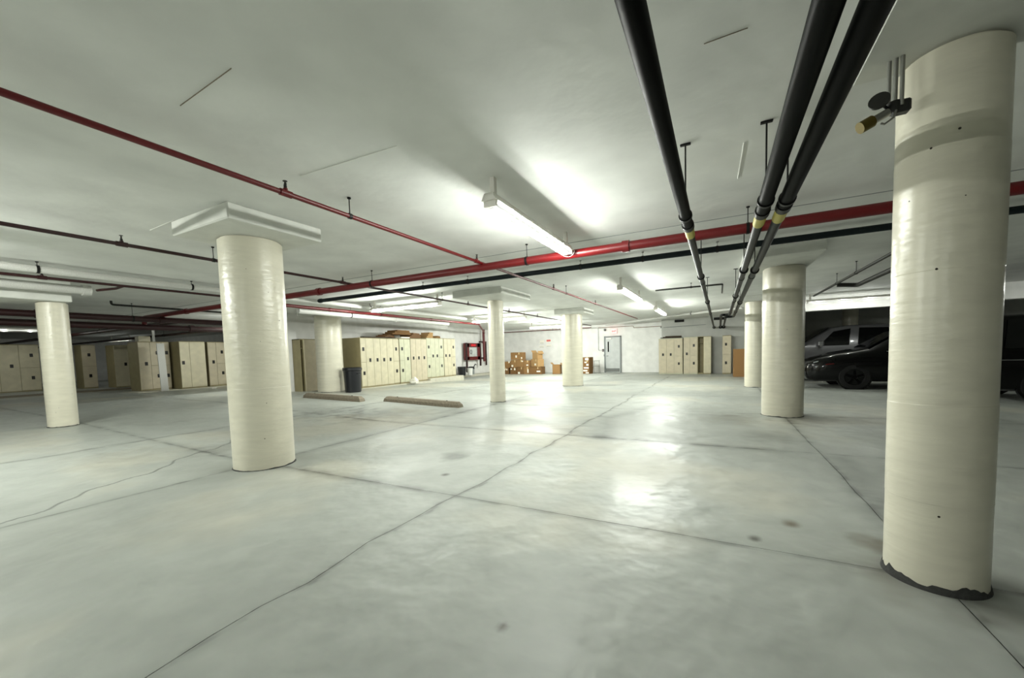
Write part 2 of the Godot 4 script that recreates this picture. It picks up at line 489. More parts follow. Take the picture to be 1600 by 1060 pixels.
# ---------------------------------------------------------------- columns
func column(x: float, z: float, r: float, top: float, cap, label: String, seed_k: int, skirt := 0.012) -> Node3D:
	var f := fh(x, z)
	var t := thing("concrete_column", label, "column", Vector3(x, f, z), 0.0, "round cream columns")
	var st := mb()
	lathe(st, [Vector2(r, -0.03), Vector2(r, 0.45), Vector2(r + 0.0012, 0.452), Vector2(r + 0.0012, 0.95), Vector2(r, 0.955), Vector2(r, 1.62), Vector2(r + 0.001, 1.625), Vector2(r + 0.001, 2.2), Vector2(r, 2.205), Vector2(r, top - f - 0.018), Vector2(r - 0.02, top - f - 0.018), Vector2(r - 0.02, top - f)], Vector3.ZERO, 56)
	put(st, "shaft", M.column, t)
	# worn paint band at the foot, ragged along its top
	var sk := mb()
	var seg := 72
	rng.seed = 100 + seed_k
	var hs := []
	for k in seg:
		hs.append(skirt * (0.15 + 1.3 * rng.randf() * rng.randf() + 0.5 * (0.5 + 0.5 * sin(k * 0.4 + seed_k))))
	for k in seg:
		hs[k] = 0.5 * hs[k] + 0.25 * (hs[(k + 1) % seg] + hs[(k + seg - 1) % seg])
	var rr := r + 0.004
	for k in seg:
		var a0 := TAU * k / seg
		var a1 := TAU * (k + 1) / seg
		var c0 := Vector3(cos(a0), 0, sin(a0))
		var c1 := Vector3(cos(a1), 0, sin(a1))
		var h0: float = hs[k]
		var h1: float = hs[(k + 1) % seg]
		var p0 := c0 * (rr + 0.006)
		var p1 := c1 * (rr + 0.006)
		var q0 := c0 * rr + Vector3.UP * h0
		var q1 := c1 * rr + Vector3.UP * h1
		tri(sk, p0, p1, q1, c0, c1, c1)
		tri(sk, p0, q1, q0, c0, c1, c0)
		var u0 := c0 * (r - 0.002) + Vector3.UP * (h0 + 0.002)
		var u1 := c1 * (r - 0.002) + Vector3.UP * (h1 + 0.002)
		tri(sk, q0, q1, u1, Vector3.UP, Vector3.UP, Vector3.UP)
		tri(sk, q0, u1, u0, Vector3.UP, Vector3.UP, Vector3.UP)
	put(sk, "base_band", M.worn, t)
	if cap != null:
		var cp := mb()
		bx(cp, Vector3(cap[2] - cap[0], HC - top, cap[3] - cap[1]), Vector3((cap[0] + cap[2]) * 0.5 - x, (HC + top) * 0.5 - f, (cap[1] + cap[3]) * 0.5 - z), 0.012)
		put(cp, "capital", M.capital, t)
	# air pockets in the concrete that faces the open floor
	for k in 6:
		var a := atan2(-x, -z) + rng.randf_range(-0.9, 0.9)
		var d := Vector3(sin(a), 0, cos(a))
		var s := rng.randf_range(0.002, 0.0045)
		var c := mb()
		var bs := Basis(d.cross(Vector3.UP).normalized(), d, Vector3.UP)
		lathe(c, [Vector2(s * 1.4, 0.0), Vector2(s * 0.8, 0.0012), Vector2(0.0, 0.0014)], d * (r + 0.0003) + Vector3.UP * rng.randf_range(0.15, top - f - 0.15), 8, bs)
		put(c, "pock_mark", M.chip, t)
	return t

func build_columns() -> void:
	column(-4.956, -2.837, 0.327, 2.68, [-5.38, -3.28, -4.26, -2.24], "thick cream column under a thick white square capital, nearest one on the lamp's far side", 1)
	column(1.03, -2.88, 0.2, 2.68, [0.635, -2.9, 1.75, -1.75], "nearest and largest-looking cream column, brass valve at its top", 2, 0.05)
	column(-5.27, -9.21, 0.206, 2.68, [-5.85, -9.7, -4.47, -8.1], "slender cream column with white capital standing beside the longer wheel stop", 3)
	column(-4.93, -14.37, 0.388, 2.66, [-5.37, -14.9, -4.23, -13.7], "cream column between the stacked cartons and the grey exit door", 4)
	column(1.03, -8.73, 0.324, 2.68, [0.35, -9.2, 1.42, -7.5], "cream column with pipe shadows, in front of the cars under a broad capital", 5)
	column(1.02, -14.75, 0.3, 2.68, [0.45, -15.3, 1.6, -14.2], "cream column half hidden behind another, beside the big tan carton", 6)
	column(-10.86, -2.605, 0.2, 2.44, [-11.35, -2.78, -10.5, -1.5], "slim cream column far left with a long low capital", 7)
	column(-11.51, -8.9, 0.41, 2.69, [-12.2, -9.5, -10.85, -8.3], "wide cream column beside the dark blue trash bin and lockers", 8)
	column(4.68, -20.6, 0.25, HC, null, "dim cream column in the dark behind the silver pickup truck", 9)

# ---------------------------------------------------------------- lamps
func lamp(at: Vector3, turn: float, length: float, label: String, energy := 1.0) -> void:
	var t := thing("fluorescent_light", label, "light", at, turn, "caged fluorescent strip lights")
	# local: z along the fitting, y = 0 at the underside of the housing
	var h := mb()
	var prof := [Vector2(-0.075, 0.0), Vector2(-0.05, 0.03), Vector2(-0.045, 0.06), Vector2(0.045, 0.06), Vector2(0.05, 0.03), Vector2(0.075, 0.0)]
	for i in 6:
		var p: Vector2 = prof[i]
		var q: Vector2 = prof[(i + 1) % 6]
		var mid := (p + q) * 0.5 - Vector2(0, 0.03)
		quad(h, Vector3(p.x, p.y, -length / 2), Vector3(q.x, q.y, -length / 2), Vector3(q.x, q.y, length / 2), Vector3(p.x, p.y, length / 2), Vector3(mid.x, mid.y, 0))
	for s in [-1.0, 1.0]:
		for i in 4:
			quad(h, Vector3(prof[0].x, prof[0].y, s * length / 2), Vector3(prof[i + 1].x, prof[i + 1].y, s * length / 2), Vector3(prof[mini(i + 2, 5)].x, prof[mini(i + 2, 5)].y, s * length / 2), Vector3(prof[0].x, prof[0].y, s * length / 2), Vector3(0, 0, s))
	put(h, "housing", M.lamp_white, t)
	for s in [-1.0, 1.0]:
		var b := mb()
		tube(b, [Vector3(s * 0.036, -0.032, -length / 2 + 0.05), Vector3(s * 0.036, -0.032, length / 2 - 0.05)], 0.014, 12)
		put(b, "tube", M.tube, t)
		var e := mb()
		bx(e, Vector3(0.13, 0.055, 0.03), Vector3(0, -0.027, s * (length / 2 - 0.03)), 0.006)
		put(e, "end_socket", M.lamp_white, t)
		var k := mb()
		bx(k, Vector3(0.045, HC - at.y - 0.056, 0.05), Vector3(0, (HC - at.y + 0.058) / 2.0, s * (length / 2 - 0.09)), 0.004)
		put(k, "bracket", M.lamp_white, t)
	var g := mb()
	for i in 5:
		var a := PI * i / 4.0
		tube(g, [Vector3(0.085 * cos(a), -0.01 - 0.07 * sin(a), -length / 2), Vector3(0.085 * cos(a), -0.01 - 0.07 * sin(a), length / 2)], 0.0016, 5, false)
	var nh := int(length / 0.12)
	for i in nh + 1:
		var pts := []
		for q in 9:
			var a := PI * q / 8.0
			pts.append(Vector3(0.085 * cos(a), -0.01 - 0.07 * sin(a), -length / 2 + length * i / nh))
		tube(g, pts, 0.0014, 5, false)
	put(g, "wire_guard", M.lamp_white, t)
	for i in 4:
		var o := OmniLight3D.new()
		o.name = "glow"
		o.position = Vector3(0, -0.062, (i - 1.5) * length / 4.0)
		o.light_color = LAMP_C
		o.light_energy = LAMP_E * energy
		o.light_size = 0.03
		o.omni_range = 40.0
		o.omni_attenuation = 2.0
		o.shadow_enabled = true
		t.add_child(o, true)

func build_lamps() -> void:
	var y := 2.62
	lamp(Vector3(-1.79, y, -4.1), 0.0, 2.06, "nearest caged fluorescent strip light, glowing just before the bright red main", 0.72)
	lamp(Vector3(-1.88, y, -9.85), 0.0, 2.4, "second glowing strip light in the row that leads to the back wall", 0.85)
	lamp(Vector3(-1.83, y, -14.9), 0.0, 2.4, "third and farthest glowing strip light in the row leading to the back wall", 1.1)
	lamp(Vector3(-1.85, y, 6.4), 0.0, 2.4, "strip light of the middle row behind the viewer", 0.6)
	lamp(Vector3(-7.5, y, 6.4), 0.0, 2.4, "strip light of the left row behind the viewer", 1.5)
	lamp(Vector3(-7.5, y, 0.5), 0.0, 2.4, "strip light beyond the picture edge that brightens the left ceiling", 1.45)
	lamp(Vector3(-7.5, y, -8.2), PI / 2, 2.4, "glowing strip light set crosswise above the wheel stops", 0.95)
	lamp(Vector3(-7.6, y, -13.5), PI / 2, 2.4, "glowing strip light set crosswise between slender column and cartons", 1.2)
	lamp(Vector3(-7.6, y, -19.0), PI / 2, 2.4, "farthest crosswise strip light, close to the white back wall", 2.0)
	lamp(Vector3(-14.4, y, -8.4), 0.0, 1.8, "strip light hidden behind the thick capital column, over the far lockers", 0.6)
	lamp(Vector3(3.6, y, -15.3), PI / 2, 2.4, "strip light lighting the white bulkhead above the cars", 0.15)
	lamp(Vector3(9.0, y, -14.0), 0.0, 2.4, "strip light far to the right behind the largest column", 0.35)
	lamp(Vector3(-22.0, y, -4.4), 0.0, 2.4, "distant strip light just above the far left dim lockers", 0.06)
	lamp(Vector3(-28.5, y, -9.2), PI / 2, 2.4, "most distant strip light, a thin bright line above dark lockers", 0.06)

# ---------------------------------------------------------------- pipes
func pipe_run(called: String, label: String, group: String, pts: Array, r: float, m: Material, hang := [], couple := [], heads := [], rod_m: Material = null) -> Node3D:
	var t := thing(called, label, "pipe", pts[0], 0.0, group)
	var o: Vector3 = pts[0]
	var loc := []
	for p in pts:
		loc.append((p as Vector3) - o)
	var st := mb()
	tube(st, bend(loc, maxf(r * 1.8, 0.05)) if loc.size() > 2 else loc, r, 18)
	put(st, "pipe_length", m, t)
	var dir := ((loc[1] as Vector3) - (loc[0] as Vector3)).normalized()
	if absf(dir.y) > 0.9 and loc.size() > 2:
		dir = ((loc[2] as Vector3) - (loc[1] as Vector3)).normalized()
	for q in hang:
		var h := mb()
		var p: Vector3 = (q as Vector3) - o
		tube(h, [p + Vector3(0, r, 0), Vector3(p.x, HC - o.y - 0.006, p.z)], 0.005, 8)
		lathe(h, [Vector2(0.018, -0.008), Vector2(0.018, 0.004), Vector2(0.0, 0.004)], Vector3(p.x, HC - o.y - 0.005, p.z), 12)
		put(h, "hanger_rod", M.rod if rod_m == null else rod_m, t)
		var c := mb()
		tube(c, [p - dir * 0.016, p + dir * 0.016], r + 0.006, 16)
		put(c, "clamp", M.rod, t)
	for q in couple:
		var c := mb()
		var p: Vector3 = (q as Vector3) - o
		tube(c, [p - dir * r * 0.75, p - dir * r * 0.5, p + dir * r * 0.5, p + dir * r * 0.75], r * 1.25, 18)
		put(c, "coupling", m, t)
	for q in heads:
		var p: Vector3 = (q as Vector3) - o
		var s := mb()
		tube(s, [p - dir * 0.05, p + dir * 0.05], r * 1.35, 16)
		tube(s, [p, p + Vector3(0, r * 1.9, 0)], r * 0.85, 14)
		put(s, "tee_fitting", m, t)
		var d := mb()
		var b := p + Vector3(0, r * 1.9, 0)
		lathe(d, [Vector2(0.0, 0.0), Vector2(0.013, 0.0), Vector2(0.013, 0.022), Vector2(0.008, 0.024), Vector2(0.007, 0.05), Vector2(0.0, 0.055)], b, 12)
		for sx in [-1.0, 1.0]:
			tube(d, [b + Vector3(sx * 0.011, 0.015, 0), b + Vector3(sx * 0.016, 0.035, 0), b + Vector3(0, 0.058, 0)], 0.003, 6)
		lathe(d, [Vector2(0.0, 0.057), Vector2(0.018, 0.057), Vector2(0.018, 0.061), Vector2(0.0, 0.062)], b, 14)
		put(d, "sprinkler_head", M.iron, t)
	return t

func drain_pipe(label: String, x: float, y: float, zs: Array, extra: Array, r: float, hz: Array, label_z: float) -> void:
	# thick insulated length near the viewer, a yellow label band, then bare pipe
	var t := thing("drain_pipe", label, "pipe", Vector3(x, y, label_z), 0.0, "black hanging drain pipes")
	var st := mb()
	tube(st, [Vector3(0, 0, zs[0] - label_z), Vector3(0, 0, 0.1)], r, 22)
	put(st, "insulated_length", M.black_pipe, t)
	var c := mb()
	tube(c, [Vector3(0, 0, 0.13), Vector3(0, 0, 0.03)], r + 0.006, 22)
	put(c, "sleeve", M.rod, t)
	var yb := mb()
	tube(yb, [Vector3(0, 0, 0.0), Vector3(0, 0, -0.24)], r * 0.95, 22)
	put(yb, "yellow_band", M.yellow, t)
	var pts := [Vector3(0, 0, -0.02), Vector3(0, 0, zs[1] - label_z)]
	for e in extra:
		pts.append((e as Vector3) - Vector3(x, y, label_z))
	var b := mb()
	tube(b, bend(pts, 0.12) if pts.size() > 2 else pts, r * 0.82, 20)
	put(b, "bare_length", M.grey_pipe, t)
	for z in hz:
		var h := mb()
		tube(h, [Vector3(0, r, z - label_z), Vector3(0, HC - y - 0.012, z - label_z)], 0.006, 8)
		bx(h, Vector3(0.075, 0.012, 0.03), Vector3(0, HC - y - 0.007, z - label_z), 0.003)
		put(h, "hanger_rod", M.rod, t)
		var g := mb()
		tube(g, [Vector3(0, 0, z - label_z - 0.018), Vector3(0, 0, z - label_z + 0.018)], r + 0.008, 20)
		put(g, "clamp", M.rod, t)
	# couplings on the bare length
	for z in [label_z - 3.2, label_z - 6.4, label_z - 9.6]:
		if z > zs[1] + 0.3:
			var k := mb()
			tube(k, [Vector3(0, 0, z - label_z - 0.06), Vector3(0, 0, z - label_z + 0.06)], r * 0.95, 20)
			put(k, "coupling", M.grey_pipe, t)
	var last: Vector3 = pts[-1]
	if last.z + label_z < -21.0:
		var f := mb()
		tube(f, [last + Vector3(0, 0, 0.01), last + Vector3(0, 0, 0.04)], r * 1.7, 20)
		put(f, "wall_flange", M.grey_pipe, t)

func build_pipes() -> void:
	drain_pipe("black drain pipe standing alone, nearest the glowing lamps", -0.235, 2.3, [3.0, -22.28], [], 0.041, [-3.42, -6.4, -9.9], -3.78)
	drain_pipe("middle black drain pipe, one of the close pair near the largest column", 0.288, 2.3, [3.0, -14.2], [Vector3(0.05, 2.3, -14.2), Vector3(0.05, 2.3, -22.28)], 0.046, [-3.38, -6.2, -9.2], -3.72)
	drain_pipe("black drain pipe closest to the largest column, other of the pair", 0.418, 2.3, [3.0, -15.2], [Vector3(0.19, 2.3, -15.2), Vector3(0.19, 2.3, -22.28)], 0.046, [-3.42, -6.3, -10.6], -3.66)
	# bright red main across the hall and its branch lines
	pipe_run("sprinkler_main", "thick red sprinkler main crossing the hall just beyond the nearest lamp", "", [Vector3(11.9, 2.6, -5.26), Vector3(-14.6, 2.6, -5.26), Vector3(-14.6, 2.36, -5.26)], 0.058, M.red, [Vector3(-2.46, 2.6, -5.26), Vector3(-5.55, 2.6, -5.26), Vector3(0.28, 2.6, -5.26), Vector3(3.3, 2.6, -5.26), Vector3(-8.6, 2.6, -5.26)], [Vector3(-1.06, 2.6, -5.26), Vector3(-7.0, 2.6, -5.26), Vector3(5.0, 2.6, -5.26), Vector3(-12.2, 2.6, -5.26)])
	pipe_run("sprinkler_branch", "thin red sprinkler line passing above the wheel stops side of the nearest lamp", "red sprinkler branch lines", [Vector3(-3.21, 2.66, 5.9), Vector3(-3.21, 2.66, -18.2)], 0.021, M.red, [Vector3(-3.21, 2.66, -2.8), Vector3(-3.21, 2.66, -9.0)], [], [Vector3(-3.21, 2.66, -2.15), Vector3(-3.21, 2.66, -5.1), Vector3(-3.21, 2.66, -8.2), Vector3(-3.21, 2.66, -11.5)])
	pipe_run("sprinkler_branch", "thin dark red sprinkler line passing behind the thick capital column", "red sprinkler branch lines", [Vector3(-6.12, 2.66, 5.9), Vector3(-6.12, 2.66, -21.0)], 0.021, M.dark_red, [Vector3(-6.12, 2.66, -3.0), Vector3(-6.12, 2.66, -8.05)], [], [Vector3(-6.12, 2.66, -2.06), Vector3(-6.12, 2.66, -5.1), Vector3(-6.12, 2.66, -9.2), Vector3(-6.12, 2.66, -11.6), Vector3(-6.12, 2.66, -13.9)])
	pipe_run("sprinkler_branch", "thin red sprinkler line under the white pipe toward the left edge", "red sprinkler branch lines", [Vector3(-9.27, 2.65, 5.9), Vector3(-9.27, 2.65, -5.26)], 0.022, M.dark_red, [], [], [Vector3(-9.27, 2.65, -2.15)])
	pipe_run("water_pipe", "slim grey water pipe running parallel beyond the red main", "", [Vector3(11.9, 2.73, -6.75), Vector3(-8.92, 2.73, -6.68)], 0.044, M.water_pipe, [Vector3(-5.58, 2.73, -6.69), Vector3(-4.44, 2.73, -6.69), Vector3(-2.12, 2.73, -6.7), Vector3(-1.09, 2.73, -6.71), Vector3(-0.03, 2.73, -6.71), Vector3(3.2, 2.73, -6.72)], [Vector3(-8.85, 2.73, -6.68)], [], M.steel)
	# left bays
	pipe_run("white_pipe", "long white pipe under the ceiling at the left edge, above a thin red line", "", [Vector3(-9.0, 2.725, 5.9), Vector3(-9.0, 2.725, -15.0)], 0.055, M.white_pipe, [Vector3(-9.0, 2.725, -2.05), Vector3(-9.0, 2.725, -4.0), Vector3(-9.0, 2.725, -8.4)], [])
	pipe_run("insulated_pipe", "fat white insulated pipe with rounded end above the slim left column", "", [Vector3(-10.15, 2.63, 5.9), Vector3(-10.15, 2.63, -2.9)], 0.075, M.white_pipe, [], [Vector3(-10.15, 2.63, -2.87)])
	pipe_run("sprinkler_elbow", "short dark red pipe stub coming out of the rounded white pipe end", "", [Vector3(-10.0, 2.63, -2.97), Vector3(-9.6, 2.64, -3.1), Vector3(-9.29, 2.65, -3.1)], 0.022, M.dark_red)
	pipe_run("sprinkler_pipe", "dark pipe with an upturned hooked end between the two left columns", "", [Vector3(-12.75, 2.79, -4.01), Vector3(-12.75, 2.70, -4.01), Vector3(-12.75, 2.70, -7.1)], 0.024, M.iron)
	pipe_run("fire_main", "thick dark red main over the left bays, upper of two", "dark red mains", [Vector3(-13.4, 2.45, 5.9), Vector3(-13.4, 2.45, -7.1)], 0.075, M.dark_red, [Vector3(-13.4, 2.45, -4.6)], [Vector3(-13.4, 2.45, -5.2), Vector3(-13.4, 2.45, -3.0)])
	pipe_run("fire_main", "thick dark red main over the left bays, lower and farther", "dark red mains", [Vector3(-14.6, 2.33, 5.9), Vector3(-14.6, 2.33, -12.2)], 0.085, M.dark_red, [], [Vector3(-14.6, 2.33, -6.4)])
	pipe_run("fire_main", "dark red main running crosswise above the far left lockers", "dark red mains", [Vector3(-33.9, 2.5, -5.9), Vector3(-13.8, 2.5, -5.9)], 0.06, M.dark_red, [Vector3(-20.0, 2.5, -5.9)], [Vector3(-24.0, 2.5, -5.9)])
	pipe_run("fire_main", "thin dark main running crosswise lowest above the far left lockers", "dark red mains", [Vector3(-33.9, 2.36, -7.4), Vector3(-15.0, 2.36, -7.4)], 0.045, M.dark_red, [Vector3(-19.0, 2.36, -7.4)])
	pipe_run("fire_main", "pinkish red pipe running toward the fire hose cabinet over the wide column", "", [Vector3(-9.2, 2.58, -5.4), Vector3(-9.2, 2.58, -14.6), Vector3(-12.6, 2.58, -20.6)], 0.04, M.red, [Vector3(-9.2, 2.58, -9.0)], [Vector3(-9.2, 2.58, -7.2), Vector3(-9.2, 2.58, -11.4)])
	pipe_run("insulated_pipe", "long white insulated pipe above the beige locker row, rounded far end", "", [Vector3(-9.35, 2.5, -6.4), Vector3(-9.35, 2.5, -12.6)], 0.07, M.white_pipe, [Vector3(-9.35, 2.5, -8.0)], [Vector3(-9.35, 2.5, -9.8)])
	# right bay
	pipe_run("water_pipe", "upper thin black pipe in front of the white bulkhead", "", [Vector3(2.3, 2.825, -7.0), Vector3(2.3, 2.62, -7.0), Vector3(2.3, 2.62, -13.6)], 0.026, M.iron, [Vector3(2.3, 2.62, -11.2), Vector3(2.3, 2.62, -9.8)])
	pipe_run("water_pipe", "lower thicker black pipe with elbow in front of the white bulkhead", "", [Vector3(2.68, 2.825, -7.5), Vector3(2.68, 2.56, -7.5), Vector3(2.68, 2.56, -11.3), Vector3(2.33, 2.6, -11.32)], 0.045, M.iron)
	pipe_run("conduit", "thin dark conduit with a right angle on the ceiling beside the far lamps", "", [Vector3(-1.41, 2.74, -10.5), Vector3(0.06, 2.74, -10.5), Vector3(0.06, 2.74, -12.1)], 0.02, M.iron, [Vector3(-0.6, 2.74, -10.5)])
	# pipes along the back
	pipe_run("conduit", "pale conduit slanting under the ceiling above the far right lockers", "", [Vector3(0.76, 2.74, -17.2), Vector3(-1.05, 2.74, -18.4), Vector3(-5.6, 2.74, -22.2)], 0.045, M.white_pipe, [Vector3(-1.05, 2.74, -18.4)])
	pipe_run("conduit", "thin red pipe along the top of the white back wall", "", [Vector3(-12.8, 2.66, -22.7), Vector3(-6.6, 2.66, -22.7)], 0.022, M.red, [Vector3(-9.0, 2.66, -22.7)])
	pipe_run("conduit", "thin brown conduit stepping along the back wall above the door", "", [Vector3(-6.4, 2.66, -23.42), Vector3(-4.35, 2.66, -23.42), Vector3(-4.35, 2.56, -23.42), Vector3(-2.75, 2.56, -23.42)], 0.014, M.wood)
	pipe_run("conduit", "thin wire conduit dropping beside the door to a call box", "", [Vector3(-6.4, 2.64, -23.45), Vector3(-6.4, 1.32, -23.45), Vector3(-6.2, 1.32, -23.45)], 0.01, M.frame)
	pipe_run("conduit", "faint conduit along the grey wall above the far right lockers", "", [Vector3(-2.6, 2.42, -22.27), Vector3(-0.6, 2.46, -22.27)], 0.012, M.frame)

func build_valve() -> void:
	var c := Vector3(0.775, 2.445, -2.74)
	var t := thing("hose_valve", "brass hose valve with round wheel strapped high on the largest column", "valve", c)
	for s in [[0.0, 0.012], [0.022, 0.022], [-0.02, -0.005]]:
		var p := mb()
		tube(p, [Vector3(s[0], 0.0, s[1]), Vector3(s[0], 2.68 - c.y, s[1])], 0.009, 12)
		put(p, "feed_pipe", M.steel, t)
	var st := mb()
	bx(st, Vector3(0.07, 0.06, 0.055), Vector3(0.025, 0.0, 0.0), 0.008)
	tube(st, [Vector3(0.0, -0.02, 0.0), Vector3(0.0, 0.03, 0.0)], 0.03, 18)
	put(st, "valve_body", M.iron, t)
	var b := mb()
	var d := Vector3(-0.86, -0.45, 0.25).normalized()
	tube(b, [d * 0.03, d * 0.07, d * 0.075, d * 0.12, d * 0.122], 0.02, 16)
	put(b, "neck", M.steel, t)
	var cap := mb()
	tube(cap, [d * 0.105, d * 0.165], 0.029, 18)
	put(cap, "brass_cap", M.brass, t)
	var w := mb()
	var wc := Vector3(-0.07, 0.03, 0.05)
	var wa := Vector3(-0.35, 0.25, 0.9).normalized()
	tube(w, [wc, wc + wa * 0.012], 0.042, 22)
	tube(w, [Vector3(-0.02, 0, 0), wc], 0.007, 8)
	put(w, "handwheel", M.iron, t)
	var k := mb()
	tube(k, [Vector3(0.0, -0.02, 0.03), Vector3(-0.01, -0.055, 0.035), Vector3(-0.045, -0.08, 0.04), Vector3(-0.06, -0.075, 0.045)], 0.005, 8)
	put(k, "drip_spout", M.steel, t)

# ---------------------------------------------------------------- lockers
func latch_on(door: MeshInstance3D, p: Vector3) -> void:
	var l := mb()
	bx(l, Vector3(0.085, 0.13, 0.02), p, 0.006)
	put(l, "latch", M.latch, door)

# doors: [width, kind] with kind 1 = one tall door, 2 = two tiers, 0 = open bay, 3 = tall door without latch
func lockers(label: String, at: Vector3, turn: float, doors: Array, h: float, depth: float, m: Material, side: Material, latch_side := 0.75, group := "beige storage lockers") -> Node3D:
	var t := thing("locker", label, "locker", at, turn, group)
	var w := 0.0
	for d in doors:
		w += d[0]
	var hollow := false
	for d in doors:
		if d[1] == 0:
			hollow = true
	var st := mb()
	if not hollow:
		bx(st, Vector3(w, h, depth), Vector3(w / 2, h / 2, -depth / 2), 0.005)
		put(st, "carcass", side, t)
	else:
		bx(st, Vector3(w, h, 0.02), Vector3(w / 2, h / 2, -depth + 0.01), 0.003)
		bx(st, Vector3(w, 0.03, depth), Vector3(w / 2, h - 0.015, -depth / 2), 0.003)
		bx(st, Vector3(w, 0.06, depth), Vector3(w / 2, 0.03, -depth / 2), 0.003)
		var px := 0.0
		for d in doors + [[0.0, 9]]:
			bx(st, Vector3(0.02, h, depth), Vector3(clampf(px, 0.01, w - 0.01), h / 2, -depth / 2), 0.003)
			px += d[0]
		put(st, "carcass", side, t)
	var x := 0.0
	for d in doors:
		var dw: float = d[0]
		if d[1] == 0:
			var sh := mb()
			bx(sh, Vector3(dw - 0.03, 0.02, depth - 0.06), Vector3(x + dw / 2, h * 0.83, -depth / 2), 0.003)
			put(sh, "shelf", side, t)
		elif d[1] == 2:
			for k in 2:
				var o := mb()
				var y0 := 0.06 + k * (h - 0.08) / 2.0
				var hh := (h - 0.08) / 2.0 - 0.008
				bx(o, Vector3(dw - 0.008, hh, 0.02), Vector3(x + dw / 2, y0 + hh / 2, 0.011), 0.005)
				var dr := put(o, "door", m, t)
				latch_on(dr, Vector3(x + dw * latch_side, y0 + hh * 0.55, 0.028))
		else:
			var o := mb()
			bx(o, Vector3(dw - 0.008, h - 0.08, 0.02), Vector3(x + dw / 2, h / 2 + 0.01, 0.011), 0.005)
			var dr := put(o, "door", m, t)
			if d[1] == 1:
				latch_on(dr, Vector3(x + dw * latch_side, h * 0.55, 0.028))
		x += dw
	return t

